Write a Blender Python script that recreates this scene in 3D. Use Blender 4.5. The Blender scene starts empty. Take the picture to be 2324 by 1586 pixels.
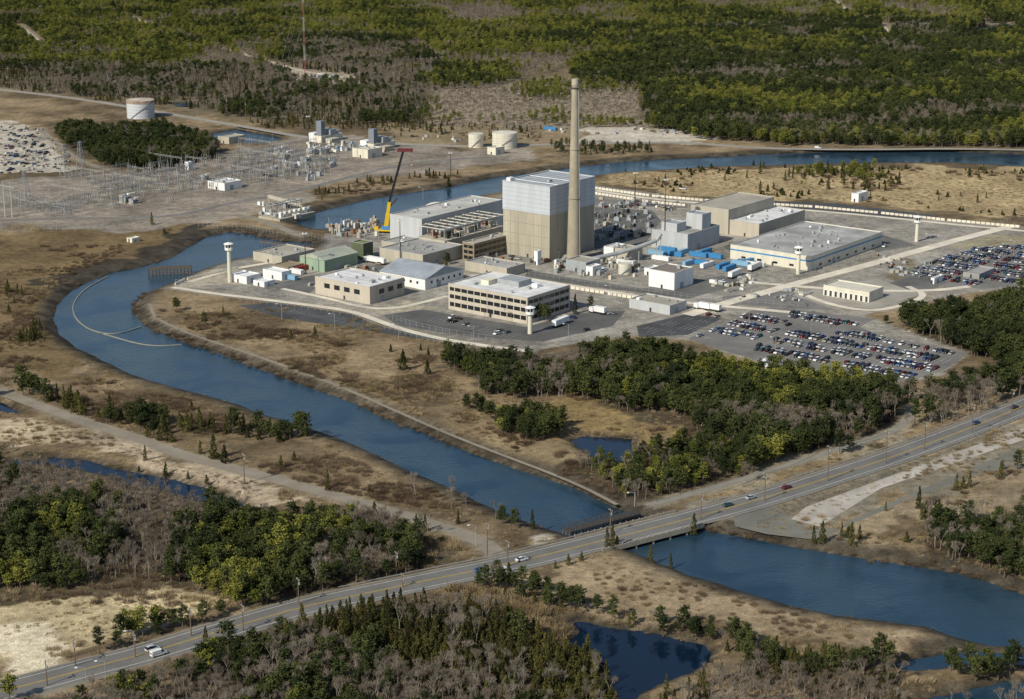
import bpy, math, random
import numpy as np
from mathutils import Vector
random.seed(7); rng=np.random.default_rng(11)
D=bpy.data; C=bpy.context; SC=C.scene
F=4300.0; CX=1162.0; CY=793.0; TH=math.radians(15.36); H=251.0
ct,st=math.cos(TH),math.sin(TH)
WL=-2.2
# ---------- pixel helpers: project image pixels through the camera to ground points, lengths and heights ----------
def G(px,py,z=0.0):
    u=(px-CX)/F; v=(py-CY)/F
    t=(z-H)/(-st-v*ct)
    return (t*u, t*(ct-v*st), z)
def GL(pts,z=0.0): return [G(a,b,z)[:2] for a,b in pts]
def solve_len(x0,y0,e,px):
    u=(px-CX)/F
    return (u*(y0*ct+H*st)-x0)/(e[0]-u*e[1]*ct)
def solve_h(x0,y0,py):
    w=(CY-py)/F
    return (w*(y0*ct+H*st)-y0*st+H*ct)/(ct+w*st)
# ---------- numpy noise ----------
_tab=rng.random((8,256,256))
def vn(x,y,s,k=0):
    x=np.asarray(x,float)/s+37.3*k; y=np.asarray(y,float)/s+11.7*k
    xi=np.floor(x).astype(int); yi=np.floor(y).astype(int); fx=x-xi; fy=y-yi
    fx=fx*fx*(3-2*fx); fy=fy*fy*(3-2*fy); t=_tab[k%8]
    a=t[xi%256,yi%256]; b=t[(xi+1)%256,yi%256]; c=t[xi%256,(yi+1)%256]; d=t[(xi+1)%256,(yi+1)%256]
    return (a*(1-fx)+b*fx)*(1-fy)+(c*(1-fx)+d*fx)*fy
def fbm(x,y,s,k=0): return vn(x,y,s,k)*.55+vn(x,y,s/2.3,k+1)*.28+vn(x,y,s/5.1,k+2)*.17
def pip(x,y,poly):
    x=np.asarray(x,float); y=np.asarray(y,float)
    P=np.array(poly); ins=np.zeros(x.shape,bool)
    bb=(x>=P[:,0].min())&(x<=P[:,0].max())&(y>=P[:,1].min())&(y<=P[:,1].max())
    if not bb.any(): return ins
    xx=x[bb]; yy=y[bb]; r=np.zeros(xx.shape,bool)
    n=len(P)
    for i in range(n):
        x1,y1=P[i]; x2,y2=P[(i+1)%n]
        if y1==y2: continue
        c=((y1>yy)!=(y2>yy))&(xx<(x2-x1)*(yy-y1)/(y2-y1)+x1)
        r^=c
    ins[bb]=r; return ins
def dseg(x,y,pts,closed=False,maxd=60):
    out=np.full(x.shape,1e3)
    n=len(pts)
    for i in range(n if closed else n-1):
        x1,y1=pts[i]; x2,y2=pts[(i+1)%n]
        bb=(x>min(x1,x2)-maxd)&(x<max(x1,x2)+maxd)&(y>min(y1,y2)-maxd)&(y<max(y1,y2)+maxd)
        if not bb.any(): continue
        xx=x[bb]; yy=y[bb]; dx,dy=x2-x1,y2-y1; L=dx*dx+dy*dy+1e-9
        t=np.clip(((xx-x1)*dx+(yy-y1)*dy)/L,0,1)
        d=np.hypot(xx-x1-t*dx,yy-y1-t*dy)
        out[bb]=np.minimum(out[bb],d)
    return out
# ---------- materials ----------
MC={}
def nd(nt,t,**k):
    n=nt.nodes.new(t)
    for a,b in k.items(): setattr(n,a,b)
    return n
def mat(name,col,rough=.8,amt=.18,scale=.3,streak=False,metal=0.0,bump=0.0,spec=.3,panel=None):
    if name in MC: return MC[name]
    m=D.materials.new(name); m.use_nodes=True; nt=m.node_tree; b=nt.nodes['Principled BSDF']
    b.inputs['Roughness'].default_value=rough; b.inputs['Metallic'].default_value=metal
    b.inputs['Specular IOR Level'].default_value=spec
    g=nd(nt,'ShaderNodeNewGeometry'); mp=nd(nt,'ShaderNodeMapping')
    mp.inputs['Scale'].default_value=(1,1,.12) if streak else (1,1,1)
    nt.links.new(g.outputs['Position'],mp.inputs['Vector'])
    n=nd(nt,'ShaderNodeTexNoise'); n.inputs['Scale'].default_value=scale; n.inputs['Detail'].default_value=6; n.inputs['Roughness'].default_value=.65
    nt.links.new(mp.outputs[0],n.inputs['Vector'])
    r=nd(nt,'ShaderNodeMapRange'); r.inputs['From Min'].default_value=.3; r.inputs['From Max'].default_value=.7
    r.inputs['To Min'].default_value=1-amt; r.inputs['To Max'].default_value=1+amt*.6
    nt.links.new(n.outputs['Fac'],r.inputs['Value'])
    v=nd(nt,'ShaderNodeVectorMath',operation='SCALE'); v.inputs[0].default_value=col[:3]
    nt.links.new(r.outputs[0],v.inputs['Scale']); nt.links.new(v.outputs[0],b.inputs['Base Color'])
    if panel:
        w=nd(nt,'ShaderNodeTexWave',wave_type='BANDS',bands_direction='Z'); w.inputs['Scale'].default_value=panel
        nt.links.new(g.outputs['Position'],w.inputs['Vector'])
        r2=nd(nt,'ShaderNodeMapRange'); r2.inputs['From Min'].default_value=.0; r2.inputs['From Max'].default_value=.12
        r2.inputs['To Min'].default_value=.82; r2.inputs['To Max'].default_value=1
        nt.links.new(w.outputs['Fac'],r2.inputs['Value'])
        v2=nd(nt,'ShaderNodeVectorMath',operation='SCALE'); nt.links.new(v.outputs[0],v2.inputs[0]); nt.links.new(r2.outputs[0],v2.inputs['Scale'])
        nt.links.new(v2.outputs[0],b.inputs['Base Color'])
    if bump:
        bp=nd(nt,'ShaderNodeBump'); bp.inputs['Strength'].default_value=bump; bp.inputs['Distance'].default_value=.3
        nt.links.new(n.outputs['Fac'],bp.inputs['Height']); nt.links.new(bp.outputs[0],b.inputs['Normal'])
    MC[name]=m; return m
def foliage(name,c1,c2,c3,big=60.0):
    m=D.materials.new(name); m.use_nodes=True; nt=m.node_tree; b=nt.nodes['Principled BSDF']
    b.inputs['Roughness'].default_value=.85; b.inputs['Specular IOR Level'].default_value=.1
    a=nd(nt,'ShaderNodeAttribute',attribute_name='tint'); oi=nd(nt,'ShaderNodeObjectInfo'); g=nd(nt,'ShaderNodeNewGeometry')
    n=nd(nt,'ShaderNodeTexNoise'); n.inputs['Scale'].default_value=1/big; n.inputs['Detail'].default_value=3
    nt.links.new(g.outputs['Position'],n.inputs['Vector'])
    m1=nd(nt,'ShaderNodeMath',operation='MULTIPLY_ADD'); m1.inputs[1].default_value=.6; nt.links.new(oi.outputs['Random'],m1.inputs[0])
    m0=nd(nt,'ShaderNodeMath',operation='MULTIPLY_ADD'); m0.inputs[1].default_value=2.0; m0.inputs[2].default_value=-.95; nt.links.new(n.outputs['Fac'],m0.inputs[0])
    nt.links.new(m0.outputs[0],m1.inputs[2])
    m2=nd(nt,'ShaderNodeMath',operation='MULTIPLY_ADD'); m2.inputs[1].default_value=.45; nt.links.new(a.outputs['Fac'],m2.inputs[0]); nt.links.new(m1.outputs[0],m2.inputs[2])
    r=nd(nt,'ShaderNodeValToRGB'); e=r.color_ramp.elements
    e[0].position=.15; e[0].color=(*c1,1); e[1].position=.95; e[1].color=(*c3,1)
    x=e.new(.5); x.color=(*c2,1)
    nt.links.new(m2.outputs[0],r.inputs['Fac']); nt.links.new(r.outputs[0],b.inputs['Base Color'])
    MC[name]=m; return m
conc=mat('weathered_concrete',(.38,.345,.27),.85,.25,.12,True)
chim=mat('chimney_concrete',(.34,.30,.225),.85,.2,.15,False,panel=.28)
blue_metal=mat('blue_grey_siding',(.46,.49,.52),.6,.14,.2,True,panel=.12)
grey_side=mat('grey_siding',(.44,.455,.46),.65,.14,.2,True)
beige=mat('beige_panel',(.47,.42,.345),.8,.16,.2,True)
tan=mat('tan_panel',(.42,.385,.31),.8,.16,.15,True)
brown=mat('brown_panel',(.26,.21,.14),.8,.2,.2,True)
white=mat('white_paint',(.76,.76,.74),.6,.14,.2,True)
cream=mat('cream_paint',(.64,.60,.49),.6,.16,.2,True)
rwhite=mat('white_roof',(.66,.66,.65),.8,.3,.09)
rgrey=mat('grey_roof',(.33,.325,.31),.85,.35,.07)
rtan=mat('tan_roof',(.36,.33,.27),.85,.25,.07)
rblue=mat('metal_roof',(.30,.33,.36),.5,.3,.09)
green=mat('pale_green_siding',(.27,.36,.26),.7,.12,.3,True)
dgreen=mat('dark_green_siding',(.10,.12,.07),.7,.12,.3,True)
glass=mat('dark_glass',(.018,.02,.024),.2,.1,.3,spec=.5)
dark=mat('dark_steel',(.05,.05,.048),.7,.3,.5)
steel=mat('galvanised_steel',(.36,.37,.37),.55,.15,.5,metal=.2)
steel2=mat('grey_equipment',(.32,.34,.35),.6,.2,.4)
wood=mat('weathered_wood',(.16,.12,.085),.9,.3,.6)
rust=mat('rust',(.24,.12,.06),.9,.4,.5)
bluep=mat('blue_paint',(.05,.22,.45),.5,.1,.4)
lblue=mat('light_blue_paint',(.22,.40,.55),.5,.1,.4)
redp=mat('red_paint',(.30,.03,.025),.5,.1,.4)
yel=mat('yellow_paint',(.62,.42,.02),.5,.1,.4)
asph=mat('asphalt',(.16,.155,.145),.9,.25,.08,bump=.1)
asphd=mat('dark_asphalt',(.07,.072,.075),.9,.45,.06)
asphp=mat('parking_asphalt',(.18,.172,.16),.9,.35,.05)
yard=mat('yard_asphalt',(.13,.128,.12),.9,.4,.05)
bridgec=mat('bridge_concrete',(.32,.29,.23),.85,.2,.3)
pathm=mat('pale_concrete',(.66,.60,.49),.9,.25,.08)
gravel=mat('gravel_track',(.25,.22,.17),.95,.25,.09)
linew=mat('white_line_paint',(.62,.62,.6),.8,.3,.5)
liney=mat('yellow_line_paint',(.55,.38,.05),.8,.3,.5)
rubber=mat('rubber',(.02,.02,.02),.9)
bark=mat('bark',(.11,.085,.06),.9,.3,1.0)
# ---------- mesh builder ----------
E_L=142.0
class Fr:
    def __init__(s,x,y,ang=E_L):
        s.x=x;s.y=y;a=math.radians(ang); s.eL=(math.cos(a),math.sin(a)); b=a-math.pi/2; s.eR=(math.cos(b),math.sin(b))
    def w(s,a,b,z): return (s.x+a*s.eL[0]+b*s.eR[0], s.y+a*s.eL[1]+b*s.eR[1], z)
class MB:
    def __init__(s): s.v=[];s.f=[];s.m=[];s.mats=[]
    def mi(s,m):
        if m not in s.mats: s.mats.append(m)
        return s.mats.index(m)
    def hexa(s,p,m):
        n=len(s.v); s.v+=p; k=s.mi(m)
        for q in ((0,3,2,1),(4,5,6,7),(0,1,5,4),(1,2,6,5),(2,3,7,6),(3,0,4,7)): s.f.append(tuple(n+i for i in q)); s.m.append(k)
    def box(s,fr,a0,a1,b0,b1,z0,z1,m,ta=0,tb=0):
        s.hexa([fr.w(a0,b0,z0),fr.w(a1,b0,z0),fr.w(a1,b1,z0),fr.w(a0,b1,z0),fr.w(a0+ta,b0+tb,z1),fr.w(a1-ta,b0+tb,z1),fr.w(a1-ta,b1-tb,z1),fr.w(a0+ta,b1-tb,z1)],m)
    def beam(s,p,q,w,m,w2=None):
        p=Vector(p);q=Vector(q);d=(q-p).normalized(); w2=w if w2 is None else w2
        u=Vector((0,0,1)) if abs(d.z)<.9 else Vector((1,0,0)); a=d.cross(u).normalized(); b=d.cross(a)
        P=[]
        for c,ww in ((p,w/2),(q,w2/2)):
            for i,j in ((-1,-1),(1,-1),(1,1),(-1,1)): P.append(tuple(c+a*i*ww+b*j*ww))
        s.hexa(P,m)
    def cyl(s,c,r0,r1,z0,z1,m,n=16,cap=True):
        k=s.mi(m); o=len(s.v)
        for r,z in ((r0,z0),(r1,z1)):
            for i in range(n):
                a=2*math.pi*i/n; s.v.append((c[0]+r*math.cos(a),c[1]+r*math.sin(a),z))
        for i in range(n): j=(i+1)%n; s.f.append((o+i,o+j,o+n+j,o+n+i)); s.m.append(k)
        if cap: s.f.append(tuple(o+n+i for i in range(n))); s.m.append(k)
    def tube(s,p,q,r,m,n=8):
        p=Vector(p);q=Vector(q);d=(q-p).normalized()
        u=Vector((0,0,1)) if abs(d.z)<.9 else Vector((1,0,0)); a=d.cross(u).normalized(); b=d.cross(a)
        o=len(s.v);k=s.mi(m)
        for c in (p,q):
            for i in range(n): t=2*math.pi*i/n; s.v.append(tuple(c+a*r*math.cos(t)+b*r*math.sin(t)))
        for i in range(n): j=(i+1)%n; s.f.append((o+i,o+j,o+n+j,o+n+i)); s.m.append(k)
        s.f.append(tuple(o+i for i in range(n))); s.m.append(k); s.f.append(tuple(o+n+i for i in range(n))); s.m.append(k)
    def poly(s,pts,m):
        o=len(s.v); s.v+=[tuple(p) for p in pts]; s.f.append(tuple(range(o,o+len(pts)))); s.m.append(s.mi(m))
    def mesh(s,name,org=(0,0,0)):
        me=D.meshes.new(name); me.from_pydata([(a-org[0],b-org[1],c-org[2]) for a,b,c in s.v],[],s.f)
        for m in s.mats: me.materials.append(m)
        me.polygons.foreach_set('material_index',s.m); me.update(); return me
    def obj(s,name,org=(0,0,0),parent=None):
        o=D.objects.new(name,s.mesh(name,org)); SC.collection.objects.link(o)
        if parent: o.parent=parent
        else: o.location=org
        return o
def empty(name,org):
    e=D.objects.new(name,None); e.location=org; e.empty_display_size=1; SC.collection.objects.link(e); return e
def place(me,name,loc,rot=0,sc=1):
    o=D.objects.new(name,me); o.location=loc; o.rotation_euler=(0,0,rot)
    o.scale=(sc,sc,sc) if not isinstance(sc,tuple) else sc; SC.collection.objects.link(o); return o
# ---------- outlines in image pixels, projected onto the ground ----------
CANAL=[(575,532),(520,526),(470,538),(430,560),(395,583),(330,604),(262,618),(205,638),(160,663),(132,693),(122,725),(135,757),(170,787),(235,820),(300,850),(380,875),(450,893),(530,915),(600,940),(680,965),(740,985),(800,1008),(870,1040),(940,1075),(1010,1100),(1080,1135),(1150,1168),(1210,1190),(1290,1215),(1430,1250),(1500,1280),(1560,1303),(1640,1328),(1700,1347),(1800,1377),(1900,1397),(2000,1410),(2100,1422),(2150,1440),(2240,1465),(2324,1470),(2480,1490),
(2480,1385),(2324,1350),(2250,1325),(2180,1303),(2100,1290),(2000,1275),(1900,1260),(1800,1242),(1720,1225),(1640,1212),(1545,1196),(1410,1160),(1350,1132),(1290,1105),(1200,1075),(1100,1040),(1000,1000),(900,960),(800,915),(700,880),(620,850),(540,820),(480,797),(420,778),(360,755),(320,735),(304,710),(308,688),(330,665),(365,650),(400,638),(440,620),(480,603),(520,592),(590,582),(660,575),(700,568),(715,556),(690,550),(640,548),(600,540)]
CANAL2=[(668,508),(700,487),(760,471),(840,452),(900,441),(960,433),(1020,425),(1080,412),(1142,400),(1230,390),(1320,377),(1400,368),(1500,362),(1620,357),(1750,350),(1850,346),(2000,345),(2150,344),(2324,350),(2500,356),(2500,390),(2324,380),(2250,376),(2150,371),(2000,372),(1900,374),(1800,376),(1700,378),(1600,381),(1500,388),(1400,394),(1340,402),(1240,416),(1140,436),(1060,452),(980,470),(900,497),(850,512),(780,524),(720,522)]
P_C=[(-60,1048),(60,1046),(120,1040),(180,1043),(250,1062),(320,1076),(400,1090),(480,1114),(560,1148),(545,1156),(490,1148),(420,1124),(350,1110),(290,1098),(240,1080),(170,1062),(100,1053),(0,1054),(-60,1056)]
P_D=[(1275,1408),(1330,1406),(1380,1422),(1450,1438),(1520,1448),(1590,1462),(1622,1482),(1610,1508),(1560,1530),(1500,1548),(1450,1575),(1430,1620),(1385,1620),(1400,1560),(1395,1510),(1340,1480),(1290,1455),(1310,1430)]
P_E=[(1296,1000),(1330,992),(1380,994),(1432,998),(1436,1018),(1425,1045),(1385,1060),(1345,1034)]
P_F=[(2040,1505),(2120,1488),(2200,1478),(2400,1490),(2400,1512),(2250,1505),(2150,1515),(2060,1520)]
P_G=[(482,303),(540,294),(632,310),(640,318),(590,328),(500,322)]
P_H=[(385,236),(425,232),(450,240),(420,246)]
P_I=[(2080,1585),(2200,1558),(2300,1545),(2400,1545),(2400,1575),(2200,1600)]
P_J=[(-60,905),(0,915),(50,935),(40,940),(-60,922)]
P_K=[(2240,60),(2290,55),(2330,70),(2270,78),(2180,95),(2200,72)]
WAT=[GL(p,WL) for p in (CANAL,CANAL2,P_C,P_D,P_E,P_F,P_G,P_H,P_I,P_J,P_K)]
HWY=GL([(-60,1585),(100,1545),(200,1517),(330,1484),(450,1447),(600,1402),(700,1374),(820,1349),(900,1332),(1000,1311),(1130,1285),(1230,1262),(1340,1234),(1450,1207),(1560,1178),(1660,1152),(1780,1117),(1900,1078),(2000,1046),(2100,1010),(2200,972),(2324,922),(2450,868)])
SRV=GL([(-60,865),(0,888),(100,925),(200,960),(300,990),(420,1035),(540,1066),(650,1093),(750,1122),(850,1150),(950,1180),(1050,1210),(1110,1238),(1135,1270)])
OLD=GL([(1470,1148),(1560,1122),(1680,1090),(1800,1052),(1900,1020),(1980,995),(2035,975),(2062,950),(2070,920)])
NRTH=GL([(-60,196),(0,203),(150,220),(300,243),(420,265),(560,288),(690,312),(800,322),(900,326),(1100,334),(1300,325),(1550,322),(1700,335),(1850,339),(2000,339),(2150,337),(2324,340),(2480,344)])
PERI=GL([(392,652),(470,664),(560,675),(700,692),(800,706),(855,727),(920,750),(1010,771),(1110,786),(1200,798)])
PERI2=GL([(430,640),(520,612),(600,598),(690,583)])
PERI3=GL([(640,655),(740,676),(830,700),(900,700),(960,686),(1015,672)])
MAIN=GL([(1190,632),(1290,648),(1385,662),(1470,676),(1560,688),(1700,700),(1830,712)])
DIAG=GL([(1560,715),(1640,690),(1740,662),(1850,632),(1960,604),(2080,570),(2200,537),(2300,512)])
DIAG2=GL([(1700,640),(1830,652),(1960,660),(2120,660),(2200,650)])
LOOP=GL([(1800,655),(1850,680),(1930,702),(2010,705),(2110,672),(2060,650)])
BANK=GL([(340,690),(350,720),(400,745),(480,775),(560,800),(660,835),(760,872),(860,915),(960,960),(1060,1002),(1160,1040),(1260,1078),(1330,1108),(1400,1145)])
CSR=GL([(440,500),(520,484),(600,500),(680,535)])
SWR=GL([(0,500),(150,495),(300,495),(420,488),(520,460),(650,440),(800,400),(900,375),(1000,362),(1160,355)])
SAND1=GL([(250,22),(400,75),(510,110),(620,142),(700,165),(800,180)])
SAND2=GL([(1870,-20),(1930,30),(2010,55),(2015,85)])
SAND3=GL([(40,55),(75,80),(100,105)])
TRL=GL([(90,290),(130,330),(180,365),(260,390)])
WAREH=GL([(1350,432),(1480,452),(1600,462),(1720,470),(1850,478),(2000,492),(2150,508),(2324,524),(2400,532)])
MASTP=GL([(630,162),(690,156),(800,170),(850,186),(790,194),(690,184)])
SITE=GL([(380,655),(470,608),(575,572),(720,560),(740,530),(860,518),(1000,478),(1150,440),(1350,420),(1570,450),(1800,465),(2324,515),(2420,525),(2420,640),(2200,665),(2080,690),(1960,715),(2200,800),(2140,850),(2060,868),(1900,850),(1720,822),(1640,800),(1580,772),(1440,762),(1330,775),(1190,800),(1050,775),(900,740),(800,705),(600,680)])
SWY=GL([(-60,430),(0,420),(150,395),(330,385),(480,352),(560,335),(700,305),(880,318),(1000,340),(1230,335),(1240,362),(1000,385),(870,405),(700,430),(690,460),(560,490),(440,510),(250,525),(0,515),(-60,515)])
LOT0=GL([(-60,275),(60,280),(110,300),(150,350),(190,375),(150,392),(0,400),(-60,400)])
roads=[(HWY,15),(SRV,8),(OLD,5),(NRTH,8),(PERI,5),(PERI2,5),(MAIN,7),(DIAG,9),(DIAG2,6),(LOOP,5),(BANK,2),(CSR,6),(SWR,7),(SAND1,12),(SAND2,12),(SAND3,12),(TRL,6),(WAREH,6)]
# ---------- ground ----------
def axis(lo,hi,step,far,mid=None):
    a=list(np.arange(lo,hi+.01,step)); s=step; l=[];r=[];x=lo
    while x>-far: s*=1.35; x-=s; l.append(x)
    s=step; x=hi
    while x<far: s*=1.35; x+=s; r.append(x)
    return np.array(l[::-1]+a+r)
xs=axis(-860,860,2.6,9000)
ya=list(np.arange(480,1500,2.2))+list(np.arange(1500,3250,4.5)); yb=[];s=4.5;x=ya[-1]
while x<16000: s*=1.3; x+=s; yb.append(x)
yl=[];s=2.4;x=480
while x>-4000: s*=1.5; x-=s; yl.append(x)
ys=np.array(yl[::-1]+ya+yb)
X,Y=np.meshgrid(xs,ys)
sd=np.full(X.shape,1e3); sdc=np.full(X.shape,1e3)
jit=(fbm(X,Y,14,3)-.5)*5
for i,w in enumerate(WAT):
    d=dseg(X,Y,w,True,40); ins=pip(X,Y,w); d=np.where(ins,-d,d); sd=np.minimum(sd,d)
    if i<2: sdc=np.minimum(sdc,d)
sdn=sd+jit*np.where(sdc<30,.5,1.3)
near=np.abs(sd)<30
Z=np.where(sdn<0,np.maximum(WL+sdn*.5,-4.5),np.minimum(WL+sdn*(2.2/6),0))
Z=np.where(near|(sd<0),Z,0.0)
rd=np.full(X.shape,1e3)
for p,w in roads: rd=np.minimum(rd,dseg(X,Y,p,False,30)-w/2)
jx=X+(vn(X,Y,22,4)-.5)*26+(vn(X,Y,6,1)-.5)*8; jy=Y+(vn(X,Y,22,5)-.5)*34+(vn(X,Y,6,2)-.5)*10
site=pip(X,Y,SITE)|pip(X,Y,SWY)|pip(X,Y,LOT0)|pip(X,Y,MASTP)
blk=(sd<1.5)|(rd<1.5)|site|((sdc<7)&(vn(X,Y,9,2)<.75))
def look(A,x,y):
    ix=np.clip(np.searchsorted(xs,x),0,len(xs)-1); iy=np.clip(np.searchsorted(ys,y),0,len(ys)-1); return A[iy,ix]
n1=fbm(X,Y,90,0); n2=fbm(X,Y,24,2); n3=vn(X,Y,5,6)
def mix(a,b,t): return a+(b-a)*t[...,None]
def cc(*c): return np.array(c)
t=np.clip((n1-.35)*2.2+(n2-.5)*1.8+(n3-.5)*.6,0,1)
col=mix(cc(.115,.085,.05),cc(.28,.21,.125),t)
def zone(poly,c,j=True,a=1.0,vary=.35,raw=False):
    global col
    P=poly if raw else GL(poly)
    m=pip(jx if j else X,jy if j else Y,P)
    c=np.array(c)*(1-vary/2+vary*np.clip(n2*1.4-.2+(n3-.5)*.4,0,1))[...,None]
    col=np.where(m[...,None],col*(1-a)+c*a,col)
zone([(-2000,-250),(4500,-250),(2700,340),(2324,333),(1800,327),(1600,312),(1470,290),(960,280),(560,272),(0,200),(-300,190)],(.16,.13,.08),vary=.6)
zone([(640,95),(960,95),(1000,150),(960,185),(800,185),(650,150)],(.25,.20,.145))
zone([(930,195),(1250,190),(1460,200),(1470,285),(1250,300),(980,282)],(.28,.23,.165))
zone([(1900,-30),(2400,-30),(2400,80),(2100,40)],(.24,.20,.15))
zone([(1320,290),(1560,295),(1620,320),(1500,325),(1330,320)],(.48,.43,.35))
zone([(630,162),(690,156),(800,170),(850,186),(790,194),(690,184)],(.45,.38,.29))
for cx,cy in ((1830,118),(1600,150),(2200,160),(1960,240),(1690,100),(2100,110),(1420,170),(450,60),(820,40),(200,110)):
    zone([(cx-40,cy),(cx,cy-9),(cx+50,cy-3),(cx+30,cy+9),(cx-20,cy+9)],(.30,.25,.18))
zone([(0,525),(200,520),(430,500),(400,560),(250,590),(120,650),(80,710),(120,790),(250,850),(200,870),(0,830),(-80,800),(-80,525)],(.165,.118,.06),vary=.75)
zone([(78,650),(100,622),(200,590),(330,566),(400,530),(455,508),(480,522),(420,560),(330,590),(200,622),(135,665),(112,700),(125,755),(95,725)],(.055,.046,.032),vary=.5)
zone([(0,1335),(180,1320),(380,1310),(520,1345),(430,1400),(250,1440),(180,1490),(0,1540),(-100,1540),(-100,1340)],(.46,.375,.225),vary=.6)
zone([(-50,1405),(120,1400),(220,1425),(200,1470),(60,1515),(-50,1530)],(.70,.61,.44))
zone([(-80,950),(0,950),(170,985),(300,1020),(480,1065),(700,1130),(690,1145),(500,1105),(300,1062),(200,1040),(120,1010),(-80,1000)],(.38,.305,.215),vary=.75)
zone([(0,960),(160,990),(140,1025),(0,1015)],(.42,.34,.23))
zone([(1380,385),(1500,392),(1700,382),(2000,376),(2420,385),(2420,510),(1900,460),(1560,440),(1360,420)],(.37,.285,.16),vary=.5)
zone([(1560,1180),(1750,1130),(1900,1085),(2050,1040),(2324,940),(2500,880),(2500,1010),(2324,1040),(2150,1090),(2050,1130),(1950,1180),(1850,1225),(1700,1205),(1600,1195)],(.22,.195,.145),vary=.5)
zone([(1850,1225),(1980,1170),(2150,1100),(2324,1045),(2450,1010),(2450,1100),(2200,1140),(2000,1240),(1900,1250)],(.28,.22,.14),vary=.5)
zone([(1180,1290),(1330,1262),(1400,1240),(1500,1290),(1700,1360),(1950,1410),(2140,1420),(2100,1450),(1950,1485),(1760,1490),(1600,1440),(1400,1390),(1250,1340)],(.26,.20,.125),vary=.6)
zone([(1080,980),(1300,1000),(1350,1080),(1400,1150),(1250,1080),(1150,1040)],(.25,.19,.11))
zone([(1280,890),(1420,935),(1600,965),(1640,1000),(1460,1000),(1440,1060),(1280,1000),(1240,960)],(.25,.18,.085))
zone([(1450,1150),(1700,1075),(1950,1000),(2040,965),(2060,985),(1900,1050),(1650,1140)],(.29,.245,.17),vary=.3)
zone([(1170,1238),(1240,1210),(1300,1210),(1290,1225),(1190,1245)],(.42,.38,.31))
for z_ in ([(1000,815),(1300,842),(1380,800),(1620,832),(2000,892),(2075,905),(1980,990),(1700,1085),(1560,1130),(1400,1140),(1300,1060),(1440,1060),(1460,1000),(1640,1000),(1420,935),(1280,890),(1080,880)],
  [(-80,1085),(230,1110),(560,1185),(1080,1250),(900,1318),(640,1385),(380,1320),(-80,1355)],[(400,1515),(820,1385),(1280,1470),(1400,1700),(-100,1700)],[(2110,1190),(2400,1180),(2400,1345),(2180,1285)],[(1975,765),(2324,690),(2500,670),(2500,850),(2200,808)],
  [(125,318),(260,305),(450,315),(490,342),(400,378),(230,372)]):
    zone(z_,(.085,.068,.042),vary=.6)
zone(SWY,(.245,.21,.17),vary=.7,raw=True)
zone([(880,280),(1240,290),(1240,340),(900,330)],(.24,.19,.115))
zone(LOT0,(.42,.38,.31),vary=.5,raw=True)
zone(SITE,(.27,.25,.215),j=False,vary=.65,raw=True)
zone([(2150,560),(2250,533),(2400,535),(2400,560),(2250,575)],(.30,.265,.18),j=False)
zone([(1990,620),(2110,590),(2060,640),(2000,645)],(.2,.17,.11))
zone([(1100,620),(1190,632),(1180,640),(1050,625)],(.5,.46,.38))
zone([(390,650),(480,612),(560,596),(520,640),(480,655)],(.36,.32,.25))
zone([(1060,700),(880,706),(850,728),(800,704),(900,690)],(.36,.32,.24))
bk=np.where(sdc<20,np.clip(1.3-np.abs(sdn-3.5)/6.8,0,1),np.clip(1-np.abs(sdn-1.5)/3.5,0,1))*(sd<14)
rb=np.array([.058,.05,.038])*(0.4+1.2*n3)[...,None]
bk=bk*.94
col=np.where((bk>.05)[...,None],col*(1-bk[...,None])+rb*bk[...,None],col)
col=np.where((sdn<0)[...,None],np.array([.02,.022,.02]),col)
rs=np.clip(1-(rd-0)/3.0,0,1)*(rd>-9)*(rd<4)*.5*(sd>6)
col=col*(1-rs[...,None])+np.array([.30,.255,.185])*rs[...,None]
ny,nx=X.shape
me=D.meshes.new('ground'); me.vertices.add(nx*ny)
me.vertices.foreach_set('co',np.stack([X,Y,Z],-1).astype(np.float32).ravel())
idx=np.arange(nx*ny).reshape(ny,nx)
q=np.stack([idx[:-1,:-1],idx[:-1,1:],idx[1:,1:],idx[1:,:-1]],-1).reshape(-1,4)
me.loops.add(q.size); me.polygons.add(len(q)); me.loops.foreach_set('vertex_index',q.ravel().astype(np.int32))
me.polygons.foreach_set('loop_start',(np.arange(len(q))*4).astype(np.int32))
me.update(calc_edges=True)
ca=me.color_attributes.new('Col','FLOAT_COLOR','POINT')
ca.data.foreach_set('color',np.concatenate([np.clip(col,0,1),np.ones(col.shape[:2]+(1,))],-1).astype(np.float32).ravel())
gm=D.materials.new('ground'); gm.use_nodes=True; nt=gm.node_tree; b=nt.nodes['Principled BSDF']; b.inputs['Roughness'].default_value=.95; b.inputs['Specular IOR Level'].default_value=.1
a=nd(nt,'ShaderNodeAttribute',attribute_name='Col'); g=nd(nt,'ShaderNodeNewGeometry')
last=a.outputs['Color']
for sc_,lo,hi,dt in ((.035,.75,1.22,5),(.25,.62,1.35,6),(1.3,.65,1.35,4)):
    n=nd(nt,'ShaderNodeTexNoise'); n.inputs['Scale'].default_value=sc_; n.inputs['Detail'].default_value=dt; n.inputs['Roughness'].default_value=.7
    nt.links.new(g.outputs['Position'],n.inputs['Vector'])
    r=nd(nt,'ShaderNodeMapRange'); r.inputs['From Min'].default_value=.32; r.inputs['From Max'].default_value=.68; r.inputs['To Min'].default_value=lo; r.inputs['To Max'].default_value=hi
    nt.links.new(n.outputs['Fac'],r.inputs['Value'])
    v=nd(nt,'ShaderNodeVectorMath',operation='SCALE'); nt.links.new(last,v.inputs[0]); nt.links.new(r.outputs[0],v.inputs['Scale']); last=v.outputs[0]
    hn=n
nt.links.new(last,b.inputs['Base Color'])
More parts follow.
